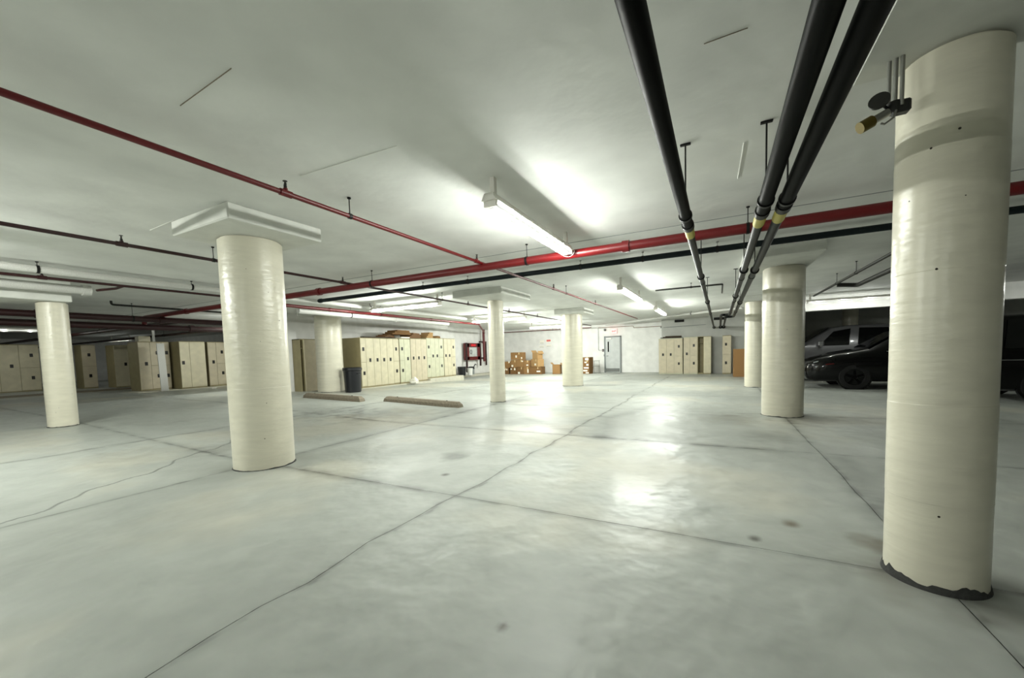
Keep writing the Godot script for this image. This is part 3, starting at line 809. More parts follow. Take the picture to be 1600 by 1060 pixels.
func build_lockers() -> void:
	var q := PI / 2
	# the long row in front of the white side wall, facing the open floor
	var f1 := 0.19
	lockers("widest beige locker bank, six doors, behind the dark blue trash bin", Vector3(-11.3, f1, -10.0), q, [[0.24, 2], [0.36, 1], [0.33, 1], [0.33, 1], [0.33, 1], [0.31, 2]], 1.81, 1.12, M.locker, M.locker_side, 0.5)
	lockers("pale greenish two-door locker next to the widest bank, white bag at its foot", Vector3(-11.3, f1, -11.94), q, [[0.26, 2], [0.36, 1]], 1.82, 1.12, M.locker_green, M.locker_side, 0.55)
	lockers("tan three-door locker in the middle of the long row, latches in one line", Vector3(-11.48, 0.19, -12.78), q, [[0.32, 1], [0.34, 1], [0.37, 1]], 1.85, 1.1, M.locker_tan, M.locker_side, 0.5)
	lockers("greenish four-door locker second from the far end of the long row", Vector3(-11.5, 0.27, -13.84), q, [[0.27, 2], [0.3, 1], [0.3, 1], [0.33, 2]], 1.82, 1.1, M.locker_green, M.locker_side, 0.5)
	lockers("last three-door locker at the far end of the long row", Vector3(-11.52, 0.27, -15.1), q, [[0.28, 1], [0.3, 1], [0.33, 2]], 1.82, 1.1, M.locker, M.locker_side, 0.5)
	lockers("beige locker with dark open bay between thick column and wide column", Vector3(-12.3, 0.13, -8.4), q, [[0.12, 0], [0.5, 3], [0.6, 0]], 1.83, 0.4, M.locker_tan, M.locker_side)
	# dim row in the far left bay
	lockers("bright two-panel beige locker in the far left bay, one black latch", Vector3(-18.0, 0.292, -7.44), q, [[0.32, 1], [0.52, 3]], 1.8, 0.8, M.locker, M.locker_side, 0.3, "lockers in the far left bay")
	lockers("beige locker bank with paired latches just left of the thick capital column", Vector3(-18.2, 0.292, -8.46), q, [[0.3, 1], [0.34, 2], [0.3, 2], [0.4, 1], [0.4, 1]], 1.8, 0.8, M.locker_tan, M.locker_side, 0.6, "lockers in the far left bay")
	lockers("shadowed locker with the white panel leaning on it", Vector3(-18.6, 0.292, -6.45), q, [[0.34, 1], [0.34, 2], [0.24, 2]], 1.8, 0.8, M.locker_tan, M.locker_side, 0.6, "lockers in the far left bay")
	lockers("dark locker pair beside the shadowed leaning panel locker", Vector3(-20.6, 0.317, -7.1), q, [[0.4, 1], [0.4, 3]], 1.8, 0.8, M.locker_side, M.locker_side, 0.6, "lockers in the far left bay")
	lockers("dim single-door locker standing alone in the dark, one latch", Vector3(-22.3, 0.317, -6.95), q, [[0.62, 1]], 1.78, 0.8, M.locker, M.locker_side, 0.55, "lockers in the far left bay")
	lockers("dim narrow two-tier locker just right of the slim left column", Vector3(-23.2, 0.317, -6.25), q, [[0.42, 2]], 1.82, 0.8, M.locker_tan, M.locker_side, 0.5, "lockers in the far left bay")
	lockers("dim wide locker bank at the left edge beside the slim column", Vector3(-24.0, 0.317, -3.7), q, [[0.56, 1], [0.5, 1], [0.52, 2]], 1.85, 0.9, M.locker, M.locker_side, 0.6, "lockers in the far left bay")
	# far right, against the grey wall
	lockers("three-door beige locker left of the far right group, dark plank on top", Vector3(-2.77, 0.0, -21.7), 0.0, [[0.38, 1], [0.36, 1], [0.4, 2]], 1.82, 0.55, M.locker_tan, M.locker_green, 0.55, "lockers by the grey wall")
	lockers("two-door beige locker in the middle of the far right group", Vector3(-1.59, 0.0, -21.7), 0.0, [[0.3, 1], [0.34, 2]], 1.85, 0.55, M.locker_tan, M.locker_green, 0.5, "lockers by the grey wall")
	lockers("half open beige locker with dark empty bay and one closed door", Vector3(-0.94, 0.0, -21.7), 0.0, [[0.26, 0], [0.33, 3]], 1.86, 0.5, M.locker, M.locker_side, 0.5, "lockers by the grey wall")
	lockers("narrow lone two-tier locker beside the big tan carton", Vector3(0.14, 0.0, -21.72), 0.0, [[0.37, 2]], 1.86, 0.55, M.locker_tan, M.locker_side, 0.4, "lockers by the grey wall")
	# low curbs the rows stand on
	var c1 := mb()
	bx(c1, Vector3(1.3, 0.2, 3.9), Vector3(-11.85, 0.089, -11.87), 0.02)
	tag(put(c1, "curb", M.curb), "low pale concrete curb under the widest beige locker bank", "curb")
	var c2 := mb()
	bx(c2, Vector3(1.3, 0.34, 2.6), Vector3(-11.98, 0.099, -15.13), 0.02)
	tag(put(c2, "curb", M.curb), "low pale concrete curb under the far half of the long locker row", "curb")
	var c3 := mb()
	bx(c3, Vector3(1.3, 0.3, 5.6), Vector3(-18.5, 0.141, -8.9), 0.02)
	tag(put(c3, "curb", M.curb), "low pale curb under lockers in the far left bay", "curb")
	var c4 := mb()
	bx(c4, Vector3(5.2, 0.3, 6.0), Vector3(-23.0, 0.165, -5.6), 0.02)
	tag(put(c4, "curb", M.concrete), "dim concrete platform carrying the darkest left lockers", "curb")
	var c5 := mb()
	bx(c5, Vector3(0.42, 0.14, 4.5), Vector3(-12.95, 0.06, -20.4), 0.02)
	tag(put(c5, "curb", M.curb), "pale curb along the wall below the red fire hose cabinet", "curb")

# ---------------------------------------------------------------- cartons and clutter
func carton(label: String, at: Vector3, size: Vector3, turn: float, m: Material, labels := [], open := false, group := "cardboard cartons") -> Node3D:
	var t := thing("carton", label, "box", at, turn, group)
	var st := mb()
	if open:
		var th := 0.012
		bx(st, Vector3(size.x, th, size.z), Vector3(0, th / 2, 0), 0.002)
		for s in [-1.0, 1.0]:
			bx(st, Vector3(size.x, size.y, th), Vector3(0, size.y / 2, s * (size.z / 2 - th / 2)), 0.002)
			bx(st, Vector3(th, size.y, size.z), Vector3(s * (size.x / 2 - th / 2), size.y / 2, 0), 0.002)
	else:
		bx(st, size, Vector3(0, size.y / 2, 0), 0.008)
	put(st, "body", m, t)
	if open:
		for s in [-1.0, 1.0]:
			var f := mb()
			bx(f, Vector3(size.x * 0.45, 0.008, size.z * 0.95), Vector3(s * (size.x / 2 + size.x * 0.13), size.y + size.x * 0.12 * (1.0 if s < 0 else 0.2), 0), 0.002, Basis(Vector3.FORWARD, s * (0.9 if s > 0 else -0.75)))
			put(f, "flap", M.card_light, t)
	else:
		var tp := mb()
		bx(tp, Vector3(size.x * 0.98, 0.003, 0.05), Vector3(0, size.y + 0.0005, 0), 0.001)
		bx(tp, Vector3(0.05, size.y * 0.3, 0.003), Vector3(size.x * 0.2, size.y * 0.86, size.z / 2 + 0.0005), 0.001)
		put(tp, "tape", M.tape, t)
	for l in labels:
		var p := mb()
		bx(p, Vector3(l[2], l[3], 0.004), Vector3(l[0], l[1], size.z / 2 + 0.001), 0.001)
		put(p, "paper_label", M.paper, t)
	return t

func build_clutter() -> void:
	# stack against the white back wall
	var z := -22.0
	var g := "stacked cartons by the back wall"
	carton("bottom carton peeking out beside the slender column", Vector3(-11.95, 0, z), Vector3(0.62, 0.4, 0.5), 0.0, M.card_dark, [[0.05, 0.29, 0.1, 0.08], [0.2, 0.29, 0.09, 0.1]], false, g)
	carton("bottom carton with two white labels, under the tallest pile", Vector3(-11.3, 0, z), Vector3(0.44, 0.41, 0.5), 0.0, M.card_dark, [[-0.14, 0.32, 0.1, 0.08], [0.1, 0.31, 0.1, 0.12]], false, g)
	carton("bottom carton with one white label low on its front", Vector3(-10.83, 0, z), Vector3(0.46, 0.43, 0.5), 0.0, M.card_dark, [[-0.08, 0.08, 0.13, 0.12]], false, g)
	carton("bottom carton with a tall white sticker, fourth along the pile", Vector3(-10.4, 0, z), Vector3(0.38, 0.43, 0.5), 0.0, M.card, [[0.1, 0.2, 0.07, 0.22]], false, g)
	carton("wide bottom carton with a white printed strip, end of the pile", Vector3(-9.79, 0, z), Vector3(0.8, 0.44, 0.55), 0.0, M.card_dark, [[0.2, 0.17, 0.24, 0.08]], false, g)
	carton("small second layer carton with white paper on its lid", Vector3(-11.72, 0.406, z), Vector3(0.4, 0.38, 0.42), 0.0, M.card, [[0.12, 0.36, 0.09, 0.12]], false, g)
	carton("second layer carton with one white label near its foot", Vector3(-11.27, 0.416, z), Vector3(0.42, 0.46, 0.45), 0.0, M.card, [[-0.1, 0.1, 0.12, 0.12]], false, g)
	carton("plain second layer carton right under the topmost one", Vector3(-10.84, 0.436, z), Vector3(0.44, 0.45, 0.45), 0.0, M.card, [[0.17, 0.36, 0.07, 0.08]], false, g)
	carton("topmost carton of the tallest pile", Vector3(-11.06, 0.893, z), Vector3(0.82, 0.45, 0.45), 0.0, M.card, [[-0.03, 0.2, 0.1, 0.14], [0.34, 0.1, 0.08, 0.1]], false, g)
	carton("small second layer carton between the pile and the open carton", Vector3(-10.42, 0.436, z), Vector3(0.38, 0.4, 0.42), 0.04, M.card, [[0.06, 0.12, 0.12, 0.08]], false, g)
	carton("lower of the two cartons with bright lit sides at the pile's end", Vector3(-9.77, 0.446, z), Vector3(0.72, 0.46, 0.45), -0.5, M.card_light, [[0.08, 0.14, 0.16, 0.12]], false, g)
	carton("upper open carton with raised flaps at the pile's end", Vector3(-9.75, 0.912, z), Vector3(0.5, 0.38, 0.4), -0.5, M.card_light, [], true, g)
	carton("lone small open carton near the column before the back wall", Vector3(-8.5, 0, z), Vector3(0.46, 0.56, 0.42), 0.1, M.card, [], true)
	carton("tall brown carton plastered with white labels near the exit door", Vector3(-6.72, 0, -22.3), Vector3(0.44, 0.95, 0.45), -0.25, M.card_dark, [[0.06, 0.84, 0.22, 0.12], [-0.02, 0.66, 0.14, 0.07], [0.1, 0.52, 0.14, 0.1], [0.02, 0.34, 0.3, 0.08], [-0.04, 0.18, 0.28, 0.08], [0.08, 0.06, 0.2, 0.06]])
	carton("big plain tan carton beside the half hidden column", Vector3(1.02, 0, -19.9), Vector3(0.95, 1.2, 0.7), 0.0, M.card, [])
	# step stool beside the labelled carton
	var st := thing("step_stool", "small grey metal step stool beside the label covered carton", "stool", Vector3(-6.27, 0, -22.45))
	for s in [[-0.17, 0.12], [0.17, 0.12], [-0.17, -0.14], [0.17, -0.14]]:
		var l := mb()
		tube(l, [Vector3(s[0], 0, s[1]), Vector3(s[0] * 0.85, 0.74 if s[1] < 0 else 0.44, s[1] * 0.5)], 0.012, 8)
		put(l, "leg", M.steel, st)
	for s in [[0.43, 0.05, 0.28], [0.73, -0.07, 0.2]]:
		var l := mb()
		bx(l, Vector3(0.32, 0.025, s[2]), Vector3(0, s[0], s[1]), 0.006)
		put(l, "step", M.steel, st)
	# bin
	var fb := fh(-10.75, -9.15)
	var b := thing("trash_bin", "round dark blue trash bin standing between wide column and lockers", "bin", Vector3(-10.72, fb, -9.12))
	var s1 := mb()
	lathe(s1, [Vector2(0.0, 0.0), Vector2(0.24, 0.0), Vector2(0.25, 0.02), Vector2(0.285, 0.78), Vector2(0.27, 0.78), Vector2(0.24, 0.05), Vector2(0.0, 0.05)], Vector3.ZERO, 36)
	put(s1, "body", M.bin, b)
	var s2 := mb()
	lathe(s2, [Vector2(0.283, 0.70), Vector2(0.305, 0.72), Vector2(0.305, 0.79), Vector2(0.29, 0.81), Vector2(0.265, 0.80), Vector2(0.262, 0.72)], Vector3.ZERO, 36)
	put(s2, "rim", M.bin, b)
	for s in [-1.0, 1.0]:
		var hd := mb()
		tube(hd, bend([Vector3(s * 0.28, 0.62, -0.07), Vector3(s * 0.33, 0.6, -0.06), Vector3(s * 0.33, 0.6, 0.06), Vector3(s * 0.28, 0.62, 0.07)], 0.03), 0.012, 8)
		put(hd, "handle", M.bin, b)
	# wheel stops
	for w in [[Vector3(-9.68, 0.0, -7.52), 2.2, 0.06, "concrete wheel stop nearer the wide column and trash bin"], [Vector3(-6.85, 0.0, -7.95), 2.55, -0.03, "concrete wheel stop nearer the slender column"]]:
		var p: Vector3 = w[0]
		p.y = fh(p.x, p.z)
		var ln: float = w[1]
		var o := mb()
		var h := 0.14
		var A := [Vector3(-ln / 2, 0, -0.1), Vector3(ln / 2, 0, -0.1), Vector3(ln / 2, 0, 0.1), Vector3(-ln / 2, 0, 0.1)]
		var Bq := [Vector3(-ln / 2 + 0.02, h * 0.55, -0.09), Vector3(ln / 2 - 0.02, h * 0.55, -0.09), Vector3(ln / 2 - 0.02, h * 0.55, 0.09), Vector3(-ln / 2 + 0.02, h * 0.55, 0.09)]
		var Cq := [Vector3(-ln / 2 + 0.09, h, -0.055), Vector3(ln / 2 - 0.09, h, -0.055), Vector3(ln / 2 - 0.09, h, 0.055), Vector3(-ln / 2 + 0.09, h, 0.055)]
		var outs := [Vector3(0, 0.2, -1), Vector3(1, 0.2, 0), Vector3(0, 0.2, 1), Vector3(-1, 0.2, 0)]
		for k in 4:
			quad(o, A[k], A[(k + 1) % 4], Bq[(k + 1) % 4], Bq[k], outs[k])
			quad(o, Bq[k], Bq[(k + 1) % 4], Cq[(k + 1) % 4], Cq[k], outs[k])
		quad(o, Cq[0], Cq[1], Cq[2], Cq[3], Vector3.UP)
		var t := thing("wheel_stop", w[3], "wheel stop", p, w[2], "concrete wheel stops")
		t.rotation.z = (fh(p.x + 1.0, p.z) - fh(p.x - 1.0, p.z)) / 2.0
		put(o, "block", M.concrete, t)
		for s in [-1.0, 1.0]:
			var r := mb()
			lathe(r, [Vector2(0.02, 0.0), Vector2(0.02, 0.012), Vector2(0.0, 0.014)], Vector3(s * ln * 0.33, h, 0), 12)
			put(r, "anchor_bolt", M.iron, t)
	# things on top of the long locker row
	var ty := 2.02
	var pl := mb()
	bx(pl, Vector3(0.2, 0.035, 1.3), Vector3(-11.6, ty + 0.018, -11.0), 0.004, Basis(Vector3.UP, 0.06))
	tag(put(pl, "plank", M.wood_dark), "dark wooden plank lying on the widest locker bank", "plank")
	var heap := [[Vector3(-11.85, ty + 0.09, -11.75), Vector3(0.5, 0.1, 0.8), 0.3, "wood", "brown folded cardboard sheets over the greenish two-door locker"], [Vector3(-11.7, ty + 0.24, -12.3), Vector3(0.6, 0.18, 0.95), -0.1, "card_dark", "brown flattened carton bundle, topmost on the long locker row"], [Vector3(-11.85, 2.165, -13.2), Vector3(0.6, 0.22, 0.85), 0.15, "wood", "dark brown flattened carton bundle above the three-door tan locker"], [Vector3(-11.75, 2.21, -14.15), Vector3(0.5, 0.24, 0.42), 0.0, "card_light", "pale flat parcel on the greenish four-door locker"], [Vector3(-11.75, 2.14, -14.75), Vector3(0.4, 0.1, 0.5), 0.25, "card", "thin tan board slanting at the far end of the locker row top"]]
	for h in heap:
		var o := thing("flattened_carton", h[4], "cardboard", h[0], h[2], "cardboard heaped on the long locker row")
		for k in 3:
			var s := mb()
			var sz: Vector3 = h[1]
			bx(s, Vector3(sz.x * (1.0 - 0.07 * k), sz.y / 3.2, sz.z * (1.0 - 0.1 * k)), Vector3(0.02 * k, (k - 1) * sz.y / 3.0, 0.03 * (1 - k)), 0.004, Basis(Vector3.UP, 0.08 * k))
			put(s, "sheet", M[h[3]], o)
	var wt := mb()
	bx(wt, Vector3(0.3, 0.05, 0.5), Vector3(-11.42, 2.045, -12.3), 0.006)
	tag(put(wt, "parcel", M.paper), "small white parcel tucked under the brown cardboard on the lockers", "parcel")
	var dp := thing("plank", "dark planks lying on the three-door locker by the grey wall", "plank", Vector3(-2.2, 1.84, -21.85), 0.1)
	for k in 3:
		var s := mb()
		bx(s, Vector3(1.0 - 0.12 * k, 0.035, 0.2), Vector3(0.06 * k, 0.018 + 0.036 * k, 0.0), 0.004, Basis(Vector3.UP, 0.05 * k))
		put(s, "board", M.wood_dark, dp)
	# crumpled bag at the curb
	rng.seed = 77
	var bag := mb()
	var ring := []
	for i in 7:
		var row := []
		for k in 12:
			var a := TAU * k / 12.0
			var rr: float = [0.02, 0.15, 0.19, 0.17, 0.13, 0.08, 0.03][i] * rng.randf_range(0.7, 1.25)
			row.append(Vector3(cos(a) * rr, i * 0.05 + rng.randf_range(-0.012, 0.012), sin(a) * rr))
		ring.append(row)
	for i in 6:
		for k in 12:
			var k2 := (k + 1) % 12
			var mid: Vector3 = (ring[i][k] + ring[i + 1][k2]) * 0.5
			quad(bag, ring[i][k], ring[i][k2], ring[i + 1][k2], ring[i + 1][k], Vector3(mid.x, 0.0, mid.z))
	var bg := put(bag, "plastic_bag", M.paper)
	bg.position = Vector3(-10.98, fh(-10.98, -12.4) + 0.01, -12.4)
	tag(bg, "crumpled white bag on the floor at the foot of the long locker row", "bag")
	var lit := mb()
	bx(lit, Vector3(0.16, 0.07, 0.12), Vector3.ZERO, 0.03)
	var lo := put(lit, "paper_cup", M.paper)
	lo.position = Vector3(-16.9, fh(-16.9, -8.15) + 0.035, -8.0)
	lo.rotation.y = 0.6
	tag(lo, "small white paper scrap on the floor before the far left lockers", "litter")
	# white panel leaning in the left bay
	var wp := mb()
	bx(wp, Vector3(0.03, 1.72, 0.22), Vector3(0, 0.86, 0), 0.004)
	var wpo := put(wp, "panel", M.white_pipe)
	wpo.position = Vector3(-17.75, 0.28, -6.82)
	wpo.rotation.z = 0.06
	tag(wpo, "white board leaning against a shadowed locker in the far left bay", "board")
	# white post pieces above the left lockers
	for p in [[Vector3(-18.75, 2.094, -6.98), Vector3(0.06, 0.5, 0.08), "short white post standing above the leaning board"], [Vector3(-18.85, 2.094, -6.7), Vector3(0.3, 0.2, 0.34), "small pale box standing on the shadowed lockers"]]:
		var s := mb()
		bx(s, p[1], p[0] + Vector3(0, p[1].y / 2, 0), 0.006)
		tag(put(s, "post" if p[1].x < 0.1 else "carton", M.white_pipe if p[1].x < 0.1 else M.locker), p[2], "post" if p[1].x < 0.1 else "box")
	# pails below the hose cabinet
	var base := 0.13
	var pd := thing("pail", "black plastic pail at the end of the long locker row", "bucket", Vector3(-12.75, base, -18.3), 0.0, "pails by the hose cabinet")
	var a1 := mb()
	lathe(a1, [Vector2(0.0, 0.0), Vector2(0.2, 0.0), Vector2(0.235, 0.46), Vector2(0.245, 0.46), Vector2(0.245, 0.5), Vector2(0.0, 0.505)], Vector3.ZERO, 24)
	put(a1, "body", M.bin, pd)
	var a2 := mb()
	tube(a2, bend([Vector3(0, 0.45, -0.24), Vector3(0.2, 0.3, 0), Vector3(0, 0.45, 0.24)], 0.12), 0.006, 6)
	put(a2, "handle", M.steel, pd)
	var pw := thing("pail", "white plastic pail in the middle of the pails", "bucket", Vector3(-12.42, base, -18.62), 0.0, "pails by the hose cabinet")
	var b1 := mb()
	lathe(b1, [Vector2(0.0, 0.0), Vector2(0.13, 0.0), Vector2(0.155, 0.36), Vector2(0.165, 0.36), Vector2(0.165, 0.4), Vector2(0.0, 0.405)], Vector3.ZERO, 24)
	put(b1, "body", M.plastic_white, pw)
	var b2 := mb()
	tube(b2, bend([Vector3(0, 0.36, -0.165), Vector3(0.14, 0.24, 0), Vector3(0, 0.36, 0.165)], 0.09), 0.005, 6)
	put(b2, "handle", M.steel, pw)
	var pg := thing("shop_vacuum", "grey and black shop vacuum standing beside the white pail", "vacuum", Vector3(-12.65, base, -19.1))
	var c1 := mb()
	lathe(c1, [Vector2(0.0, 0.03), Vector2(0.18, 0.03), Vector2(0.19, 0.34), Vector2(0.0, 0.34)], Vector3.ZERO, 24)
	put(c1, "tank", M.frame, pg)
	var c2 := mb()
	lathe(c2, [Vector2(0.2, 0.34), Vector2(0.2, 0.4), Vector2(0.15, 0.47), Vector2(0.0, 0.48)], Vector3.ZERO, 24)
	put(c2, "motor_head", M.bin, pg)
	var c3 := mb()
	tube(c3, bend([Vector3(0.1, 0.4, -0.1), Vector3(0.15, 0.62, -0.2), Vector3(0.2, 0.55, -0.26)], 0.06), 0.025, 10)
	put(c3, "hose", M.bin, pg)

# ---------------------------------------------------------------- back wall fittings
func build_wall_fittings() -> void:
	var zw := -23.5
	var d := Node3D.new()
	d.name = "door_1"
	add_child(d, true)
	d.set_meta("kind", "structure")
	d.set_meta("label", "pale grey steel exit door in the white back wall")
	d.position = Vector3(-5.56, 0, zw)
	var s := mb()
	bx(s, Vector3(0.84, 2.06, 0.045), Vector3(0, 1.04, 0.03), 0.005)
	put(s, "leaf", M.door, d)
	for q in [[Vector3(-0.46, 1.06, 0.03), Vector3(0.07, 2.14, 0.1)], [Vector3(0.46, 1.06, 0.03), Vector3(0.07, 2.14, 0.1)], [Vector3(0, 2.11, 0.03), Vector3(0.99, 0.07, 0.1)]]:
		var f := mb()
		bx(f, q[1], q[0], 0.006)
		put(f, "door_frame", M.frame, d)
	var kp := mb()
	bx(kp, Vector3(0.8, 0.2, 0.006), Vector3(0, 0.14, 0.056), 0.002)
	put(kp, "kick_plate", M.kick, d)
	var vp := mb()
	bx(vp, Vector3(0.075, 0.6, 0.012), Vector3(-0.25, 1.52, 0.052), 0.004)
	put(vp, "vision_panel", M.car_glass, d)
	var cl := mb()
	bx(cl, Vector3(0.3, 0.07, 0.08), Vector3(-0.2, 2.0, 0.09), 0.01)
	put(cl, "door_closer", M.lamp_white, d)
	var hn := mb()
	tube(hn, [Vector3(-0.35, 0.98, 0.05), Vector3(-0.35, 0.98, 0.11), Vector3(-0.24, 0.98, 0.115)], 0.013, 10)
	put(hn, "handle", M.kick, d)
	# exit sign
	var e := thing("exit_sign", "small lit red and white EXIT sign above the door", "sign", Vector3(-5.46, 2.42, zw))
	var eb := mb()
	bx(eb, Vector3(0.34, 0.3, 0.07), Vector3(0, 0, 0.04), 0.01)
	put(eb, "sign_face", M.exit_face, e)
	var tm := TextMesh.new()
	var sf := SystemFont.new()
	sf.font_names = PackedStringArray(["Droid Sans"])
	sf.font_weight = 700
	tm.font = sf
	tm.text = "EXIT"
	tm.font_size = 48
	tm.pixel_size = 0.0026
	tm.depth = 0.008
	var ti := MeshInstance3D.new()
	ti.name = "lettering"
	ti.mesh = tm
	ti.material_override = M.exit_letter
	ti.position = Vector3(0, 0, 0.078)
	e.add_child(ti, true)
	var ol := OmniLight3D.new()
	ol.name = "glow"
	ol.light_color = Color(1, 0.4, 0.4)
	ol.light_energy = 0.03
	ol.light_size = 0.1
	ol.position = Vector3(0, 0, 0.16)
	ol.shadow_enabled = true
	ol.omni_range = 10.0
	ol.omni_attenuation = 2.0
	e.add_child(ol, true)
	# paper notices
	var nt := [[Vector3(-9.62, 2.03, zw), Vector2(0.36, 0.2), true, "white notice with a bold red heading on the back wall above the cartons"], [Vector3(-10.08, 1.97, zw), Vector2(0.3, 0.24), false, "pale blank-looking notice left of the red headed one"], [Vector3(-9.62, 1.73, zw), Vector2(0.36, 0.14), false, "pale notice directly below the red headed one"], [Vector3(-10.1, 1.68, zw), Vector2(0.34, 0.12), false, "lowest pale notice left of the others on the back wall"]]
	for n in nt:
		var t := thing("notice", n[3], "sign", n[0], 0.0, "notices on the back wall")
		var p := mb()
		bx(p, Vector3(n[1].x, n[1].y, 0.008), Vector3(0, 0, 0.006), 0.002)
		put(p, "sheet", M.paper, t)
		if n[2]:
			for k in 3:
				var r := mb()
				bx(r, Vector3(0.075, 0.11, 0.003), Vector3(-0.09 + 0.09 * k, 0.01, 0.011), 0.001)
				put(r, "red_heading", M.sign_red, t)
		else:
			var r := mb()
			bx(r, Vector3(n[1].x * 0.8, 0.02, 0.003), Vector3(0, -n[1].y * 0.3, 0.011), 0.001)
			put(r, "print_line", M.frame, t)
	# call box, switch, camera
	for q in [[Vector3(-6.12, 1.32, zw), Vector3(0.13, 0.15, 0.07), "pull_station", "dark red pull station on the wall beside the exit door", "dark_red"], [Vector3(-6.05, 1.02, zw), Vector3(0.08, 0.12, 0.03), "light_switch", "dark switch plate low beside the exit door", "iron"], [Vector3(-6.0, 2.52, zw), Vector3(0.1, 0.12, 0.12), "alarm_horn", "small dark horn high on the wall left of the exit sign", "iron"], [Vector3(-2.86, 2.5, zw), Vector3(0.09, 0.09, 0.06), "junction_box", "small grey junction box high in the corner of the back wall", "frame"]]:
		var t := thing(q[2], q[3], "fitting", q[0])
		var p := mb()
		bx(p, q[1], Vector3(0, 0, q[1].z / 2 + 0.001), 0.01)
		put(p, "box", M[q[4]], t)
		var b := mb()
		bx(b, Vector3(q[1].x * 0.5, q[1].y * 0.25, 0.015), Vector3(0, 0, q[1].z + 0.006), 0.004)
		put(b, "lever" if q[2] == "pull_station" else "cover", M.steel, t)
	# vents near the top of the grey wall
	for v in [[-1.83, "dark ventilation grille high on the grey wall over the lockers"], [-0.02, "dark ventilation grille high on the grey wall behind the drain pipes"]]:
		var t := thing("vent", v[1], "vent", Vector3(v[0], 2.72, -22.3))
		var p := mb()
		bx(p, Vector3(0.46, 0.13, 0.02), Vector3(0, 0, 0.01), 0.004)
		put(p, "frame", M.iron, t)
		for k in 4:
			var sl := mb()
			bx(sl, Vector3(0.42, 0.02, 0.012), Vector3(0, -0.042 + 0.028 * k, 0.024), 0.002, Basis(Vector3.RIGHT, 0.5))
			put(sl, "slat", M.latch, t)
	# fire hose cabinet on the side wall, faces +x
	var c := thing("hose_cabinet", "red fire hose cabinet with white window on red legs", "cabinet", Vector3(-13.2, 0.0, -19.75), PI / 2)
	# local x runs along -z, local z points into the hall
	var bk := mb()
	bx(bk, Vector3(1.5, 0.98, 0.02), Vector3(0.03, 1.47, 0.25), 0.004)
	put(bk, "back_panel", M.white_pipe, c)
	for q in [[Vector3(-0.58, 1.47, 0.22), Vector3(0.3, 0.98, 0.2)], [Vector3(0.62, 1.47, 0.22), Vector3(0.34, 0.98, 0.2)], [Vector3(0.03, 1.84, 0.22), Vector3(1.5, 0.24, 0.2)], [Vector3(0.03, 1.07, 0.22), Vector3(1.5, 0.2, 0.2)]]:
		var f := mb()
		bx(f, q[1], q[0], 0.01)
		put(f, "door_frame", M.red, c)
	var gl := mb()
	bx(gl, Vector3(0.9, 0.56, 0.006), Vector3(0.02, 1.45, 0.3), 0.001)
	put(gl, "window_pane", M.glass, c)
	var hs := mb()
	var hp := []
	for k in 60:
		var a := TAU * k / 12.0
		hp.append(Vector3(-0.2 + (0.05 + 0.0015 * k) * cos(a), 1.45 + (0.05 + 0.0015 * k) * sin(a), 0.275 + 0.0002 * k))
	tube(hs, hp, 0.012, 8)
	put(hs, "hose", M.dark_red, c)
	var pp := mb()
	bx(pp, Vector3(0.5, 0.12, 0.006), Vector3(0.02, 1.84, 0.324), 0.002)
	put(pp, "name_strip", M.sign_red, c)
	for q in [[-0.7, 0.26, 1.97], [0.78, 0.6, 1.97]]:
		var l := mb()
		bx(l, Vector3(0.09, q[2] - q[1], 0.09), Vector3(q[0], (q[1] + q[2]) / 2, 0.3), 0.008)
		put(l, "leg", M.dark_red, c)
	var gf := thing("pipe_guard", "red square tube guard frame beside the fire hose cabinet", "frame", Vector3(-13.17, 0.0, -20.0), PI / 2)
	for q in [[Vector3(1.45, 1.35, 0.12), Vector3(0.08, 1.5, 0.08)], [Vector3(1.13, 2.06, 0.08), Vector3(0.6, 0.08, 0.16)], [Vector3(1.13, 1.06, 0.08), Vector3(0.6, 0.08, 0.16)]]:
		var l := mb()
		bx(l, q[1], q[0], 0.006)
		put(l, "bar", M.dark_red, gf)
	pipe_run("standpipe", "upright red standpipe rising from the fire hose cabinet to the ceiling", "", [Vector3(-12.88, 0.85, -20.95), Vector3(-12.88, 2.82, -20.95)], 0.075, M.red, [], [Vector3(-12.88, 2.0, -20.95)])

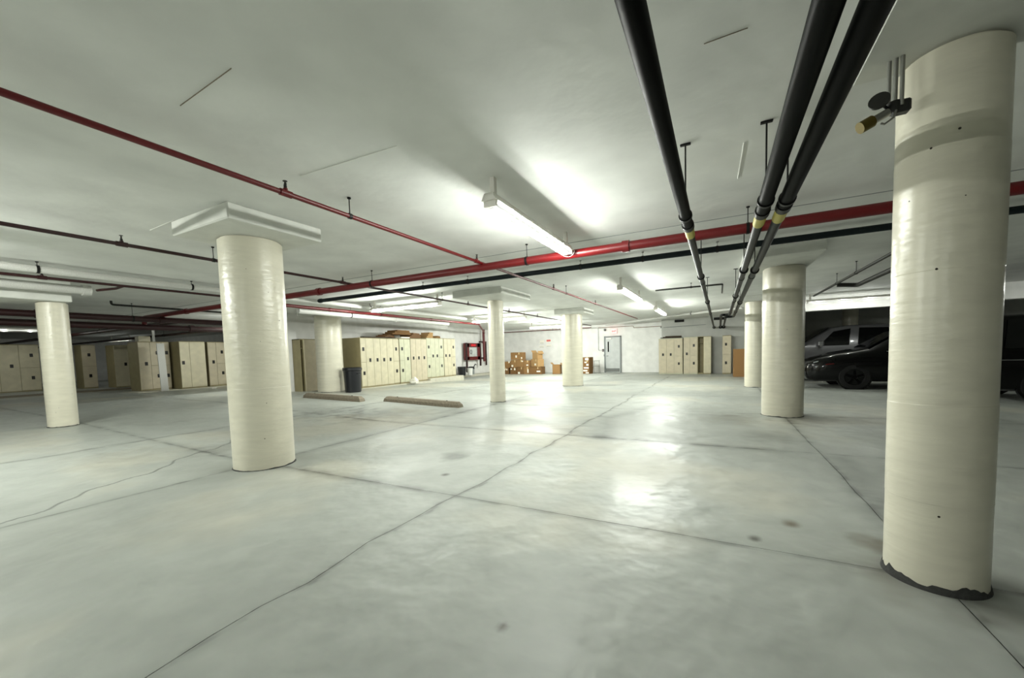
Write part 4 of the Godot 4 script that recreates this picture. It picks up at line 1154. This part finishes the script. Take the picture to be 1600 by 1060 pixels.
# ---------------------------------------------------------------- vehicles
# stations: [x, sill, belt, top, half width, half roof width]; the car's nose is at low x
func loft(st: SurfaceTool, S: Array) -> Array:
	var rings := []
	for s in S:
		var x: float = s[0]
		var lo: float = s[1]
		var be: float = s[2]
		var tp: float = s[3]
		var w: float = s[4]
		var wr: float = s[5]
		var mid := lerpf(lo, be, 0.55)
		var half := [Vector2(0.0, lo), Vector2(w * 0.85, lo), Vector2(w * 0.97, lo + 0.08), Vector2(w, mid), Vector2(w * 0.985, be), Vector2(lerpf(w, wr, 0.5), lerpf(be, tp, 0.5)), Vector2(wr, tp - minf(0.06, (tp - be) * 0.3)), Vector2(wr - 0.1, tp), Vector2(0.0, tp + 0.025)]
		var ring := []
		for p in half:
			ring.append(Vector3(x, p.y, p.x))
		for k in range(half.size() - 2, 0, -1):
			ring.append(Vector3(x, half[k].y, -half[k].x))
		rings.append(ring)
	var n: int = rings[0].size()
	var nr := []
	for i in rings.size():
		var row := []
		for k in n:
			var a: Vector3 = rings[mini(i + 1, rings.size() - 1)][k] - rings[maxi(i - 1, 0)][k]
			var b: Vector3 = rings[i][(k + 1) % n] - rings[i][(k + n - 1) % n]
			var v := a.cross(b).normalized()
			var cen := Vector3(rings[i][k].x, (S[i][1] + S[i][3]) * 0.5, 0)
			if v.dot(rings[i][k] - cen) < 0.0:
				v = -v
			row.append(v)
		nr.append(row)
	for i in rings.size() - 1:
		for k in n:
			var k2 := (k + 1) % n
			tri(st, rings[i][k], rings[i][k2], rings[i + 1][k2], nr[i][k], nr[i][k2], nr[i + 1][k2])
			tri(st, rings[i][k], rings[i + 1][k2], rings[i + 1][k], nr[i][k], nr[i + 1][k2], nr[i + 1][k])
	for e in [0, rings.size() - 1]:
		var cn := Vector3(-1 if e == 0 else 1, 0, 0)
		var c := Vector3(S[e][0], (S[e][1] + S[e][3]) * 0.5, 0)
		for k in n:
			tri(st, c, rings[e][k], rings[e][(k + 1) % n], cn, cn, cn)
	return rings

func wheel(t: Node3D, x: float, zz: float, r: float, paint: Material) -> void:
	var s := signf(zz)
	var bs := Basis(Vector3.RIGHT, s * PI / 2)
	var arch := mb()
	lathe(arch, [Vector2(0.0, 0.002), Vector2(r + 0.045, 0.002), Vector2(r + 0.05, -0.06)], Vector3(x, r, zz - s * 0.015), 30, bs)
	put(arch, "wheel_arch", paint, t)
	var w := mb()
	lathe(w, [Vector2(r * 0.64, -0.2), Vector2(r * 0.96, -0.2), Vector2(r, -0.17), Vector2(r, -0.01), Vector2(r * 0.96, 0.02), Vector2(r * 0.66, 0.025), Vector2(r * 0.64, 0.0)], Vector3(x, r, zz), 32, bs)
	var wo := put(w, "wheel", M.tyre, t)
	var h := mb()
	lathe(h, [Vector2(r * 0.66, 0.01), Vector2(r * 0.6, 0.0), Vector2(r * 0.56, -0.04), Vector2(0.0, -0.03)], Vector3(x, r, zz), 30, bs)
	for k in 5:
		var a := TAU * k / 5.0
		bx(h, Vector3(0.07, r * 0.6, 0.03), Vector3(x + sin(a) * r * 0.3, r + cos(a) * r * 0.3, zz - s * 0.0), 0.01, Basis(Vector3.FORWARD, a))
	lathe(h, [Vector2(0.07, 0.0), Vector2(0.06, 0.03), Vector2(0.0, 0.032)], Vector3(x, r, zz), 14, bs)
	put(h, "hub", M.rim, wo)

func pane(t: Node3D, called: String, pts: Array, out: Vector3, m: Material) -> void:
	var s := mb()
	var c := Vector3.ZERO
	for p in pts:
		c += p
	c /= pts.size()
	var th := out.normalized() * 0.012
	for k in pts.size():
		var a: Vector3 = pts[k]
		var b: Vector3 = pts[(k + 1) % pts.size()]
		var n := out.normalized()
		tri(s, c + th, a + th, b + th, n, n, n)
		quad(s, a + th, b + th, b - th, a - th, (a + b) * 0.5 - c)
	put(s, called, m, t)

func build_cars() -> void:
	# black crossover, nose towards -x
	var t := thing("car", "glossy black crossover parked nose out under the white bulkhead", "car", Vector3(2.25, 0, -15.1))
	var st := mb()
	loft(st, [[0.0, 0.42, 0.6, 0.68, 0.62, 0.5], [0.06, 0.26, 0.68, 0.8, 0.76, 0.62], [0.25, 0.22, 0.76, 0.9, 0.85, 0.7], [0.7, 0.22, 0.88, 1.02, 0.91, 0.76], [1.2, 0.22, 0.97, 1.1, 0.925, 0.78], [1.42, 0.22, 1.0, 1.14, 0.93, 0.76], [1.75, 0.22, 1.02, 1.36, 0.93, 0.68], [2.15, 0.22, 1.03, 1.58, 0.93, 0.63], [2.6, 0.22, 1.05, 1.66, 0.93, 0.63], [3.3, 0.22, 1.07, 1.66, 0.93, 0.62], [3.9, 0.22, 1.1, 1.58, 0.92, 0.6], [4.3, 0.25, 1.1, 1.3, 0.89, 0.6], [4.55, 0.3, 1.0, 1.08, 0.84, 0.6], [4.62, 0.4, 0.8, 0.9, 0.7, 0.5]])
	put(st, "body", M.car_black, t)
	pane(t, "windshield", [Vector3(1.44, 1.165, 0.7), Vector3(2.12, 1.6, 0.55), Vector3(2.12, 1.6, -0.55), Vector3(1.44, 1.165, -0.7)], Vector3(-0.55, 0.8, 0), M.car_glass)
	for s in [-1.0, 1.0]:
		wheel(t, 1.1, s * 0.9, 0.35, M.car_black)
		wheel(t, 3.7, s * 0.9, 0.35, M.car_black)
		pane(t, "side_window", [Vector3(1.75, 1.06, s * 0.925), Vector3(2.2, 1.5, s * 0.7), Vector3(2.75, 1.58, s * 0.66), Vector3(2.8, 1.08, s * 0.925)], Vector3(0, 0.4, s), M.car_glass)
		pane(t, "side_window", [Vector3(2.88, 1.08, s * 0.925), Vector3(2.85, 1.58, s * 0.66), Vector3(3.7, 1.54, s * 0.66), Vector3(3.85, 1.13, s * 0.915)], Vector3(0, 0.4, s), M.car_glass)
		var hl := mb()
		bx(hl, Vector3(0.26, 0.025, 0.03), Vector3(0.3, 0.8, s * 0.8), 0.015, Basis(Vector3.UP, s * 0.32) * Basis(Vector3.BACK, 0.25))
		put(hl, "headlight", M.lens, t)
		var mk := mb()
		bx(mk, Vector3(0.2, 0.03, 0.02), Vector3(0.55, 0.72, s * 0.895), 0.006, Basis(Vector3.BACK, 0.1))
		put(mk, "side_marker", M.lens_red, t)
		var mi := mb()
		bx(mi, Vector3(0.12, 0.14, 0.2), Vector3(1.85, 1.14, s * 1.02), 0.04)
		put(mi, "mirror", M.car_black, t)
		var mt := mb()
		tube(mt, [Vector3(1.75, 1.05, s * 0.94), Vector3(2.8, 1.07, s * 0.945), Vector3(3.85, 1.115, s * 0.935)], 0.01, 6)
		put(mt, "window_trim", M.chrome, t)
	for q in [[0.62, 0.6], [0.5, 0.5]]:
		var gr := mb()
		bx(gr, Vector3(0.03, 0.025, q[1]), Vector3(0.02, q[0], 0), 0.008)
		put(gr, "grille_bar", M.chrome, t)
	# silver pickup, same way round
	var p := thing("pickup_truck", "silver grey crew cab pickup truck parked behind the black crossover", "car", Vector3(1.35, 0, -18.2))
	var ps := mb()
	loft(ps, [[0.0, 0.5, 0.9, 1.0, 0.85, 0.75], [0.1, 0.42, 1.05, 1.16, 0.95, 0.82], [0.9, 0.42, 1.14, 1.24, 0.99, 0.85], [1.25, 0.42, 1.18, 1.3, 1.0, 0.84], [1.6, 0.42, 1.19, 1.55, 1.0, 0.78], [2.1, 0.42, 1.2, 1.86, 1.0, 0.74], [2.6, 0.42, 1.21, 1.93, 1.0, 0.73], [3.5, 0.42, 1.22, 1.93, 1.0, 0.73], [3.9, 0.42, 1.22, 1.86, 1.0, 0.72], [4.1, 0.42, 1.22, 1.3, 1.0, 0.9], [5.6, 0.42, 1.2, 1.28, 0.98, 0.9], [5.7, 0.5, 1.1, 1.2, 0.95, 0.85]])
	put(ps, "body", M.car_silver, p)
	pane(p, "windshield", [Vector3(1.3, 1.35, 0.76), Vector3(2.05, 1.87, 0.66), Vector3(2.05, 1.87, -0.66), Vector3(1.3, 1.35, -0.76)], Vector3(-0.55, 0.8, 0), M.car_glass)
	for s in [-1.0, 1.0]:
		wheel(p, 0.95, s * 0.96, 0.4, M.car_silver)
		wheel(p, 4.7, s * 0.96, 0.4, M.car_silver)
		pane(p, "side_window", [Vector3(1.72, 1.24, s * 0.985), Vector3(2.15, 1.72, s * 0.83), Vector3(2.62, 1.81, s * 0.79), Vector3(2.55, 1.25, s * 0.985)], Vector3(0, 0.35, s), M.car_glass)
		pane(p, "side_window", [Vector3(2.78, 1.26, s * 0.985), Vector3(2.85, 1.82, s * 0.79), Vector3(3.6, 1.8, s * 0.79), Vector3(3.72, 1.27, s * 0.985)], Vector3(0, 0.35, s), M.car_glass)
		var mi := mb()
		bx(mi, Vector3(0.16, 0.2, 0.22), Vector3(1.75, 1.32, s * 1.12), 0.04)
		put(mi, "mirror", M.chrome, p)
		for hx in [2.5, 3.6]:
			var dh := mb()
			bx(dh, Vector3(0.2, 0.03, 0.03), Vector3(hx, 1.1, s * 1.01), 0.01)
			put(dh, "door_handle", M.chrome, p)
	# black van seen only beside the largest column
	var v := thing("van", "black van almost hidden, showing only beyond the largest column", "car", Vector3(4.72, 0, -12.7))
	var vs := mb()
	loft(vs, [[0.0, 0.35, 0.95, 1.55, 0.88, 0.74], [0.08, 0.24, 1.02, 1.7, 0.95, 0.76], [0.5, 0.22, 1.04, 1.79, 0.97, 0.76], [2.5, 0.22, 1.05, 1.8, 0.97, 0.76], [3.4, 0.22, 1.04, 1.7, 0.97, 0.72], [4.1, 0.22, 1.02, 1.15, 0.95, 0.78], [4.7, 0.3, 0.85, 0.95, 0.85, 0.7]])
	put(vs, "body", M.car_black, v)
	for s in [-1.0, 1.0]:
		wheel(v, 1.0, s * 0.94, 0.36, M.car_black)
		wheel(v, 3.8, s * 0.94, 0.36, M.car_black)
		pane(v, "side_window", [Vector3(0.4, 1.09, s * 0.965), Vector3(0.5, 1.68, s * 0.79), Vector3(2.4, 1.7, s * 0.79), Vector3(2.5, 1.1, s * 0.965)], Vector3(0, 0.35, s), M.car_glass)
		var mt := mb()
		tube(mt, [Vector3(0.1, 0.86, s * 0.965), Vector3(3.8, 0.86, s * 0.975)], 0.01, 6)
		put(mt, "trim_strip", M.chrome, v)

func _ready() -> void:
	var cam := Camera3D.new()
	cam.name = "camera"
	add_child(cam)
	cam.position = Vector3(0, 1.27, 0)
	cam.basis = Basis.from_euler(Vector3(deg_to_rad(-3.49011), deg_to_rad(27.67282), deg_to_rad(-1.62145)))
	cam.set_frustum(0.05 * 1060.0 / 618.53, Vector2(0, 0.05 * 60.8 / 618.53), 0.05, 120.0)
	cam.current = true
	var we := WorldEnvironment.new()
	var env := Environment.new()
	env.background_mode = Environment.BG_COLOR
	env.background_color = Color(0, 0, 0)
	env.tonemap_mode = Environment.TONE_MAPPER_LINEAR
	env.tonemap_exposure = 1.25
	env.sdfgi_enabled = true
	env.ssao_enabled = true
	env.ssil_enabled = true
	we.environment = env
	add_child(we)
	make_materials()
	build_room()
	build_columns()
	build_lamps()
	build_pipes()
	build_valve()
	build_lockers()
	build_clutter()
	build_wall_fittings()
	build_cars()
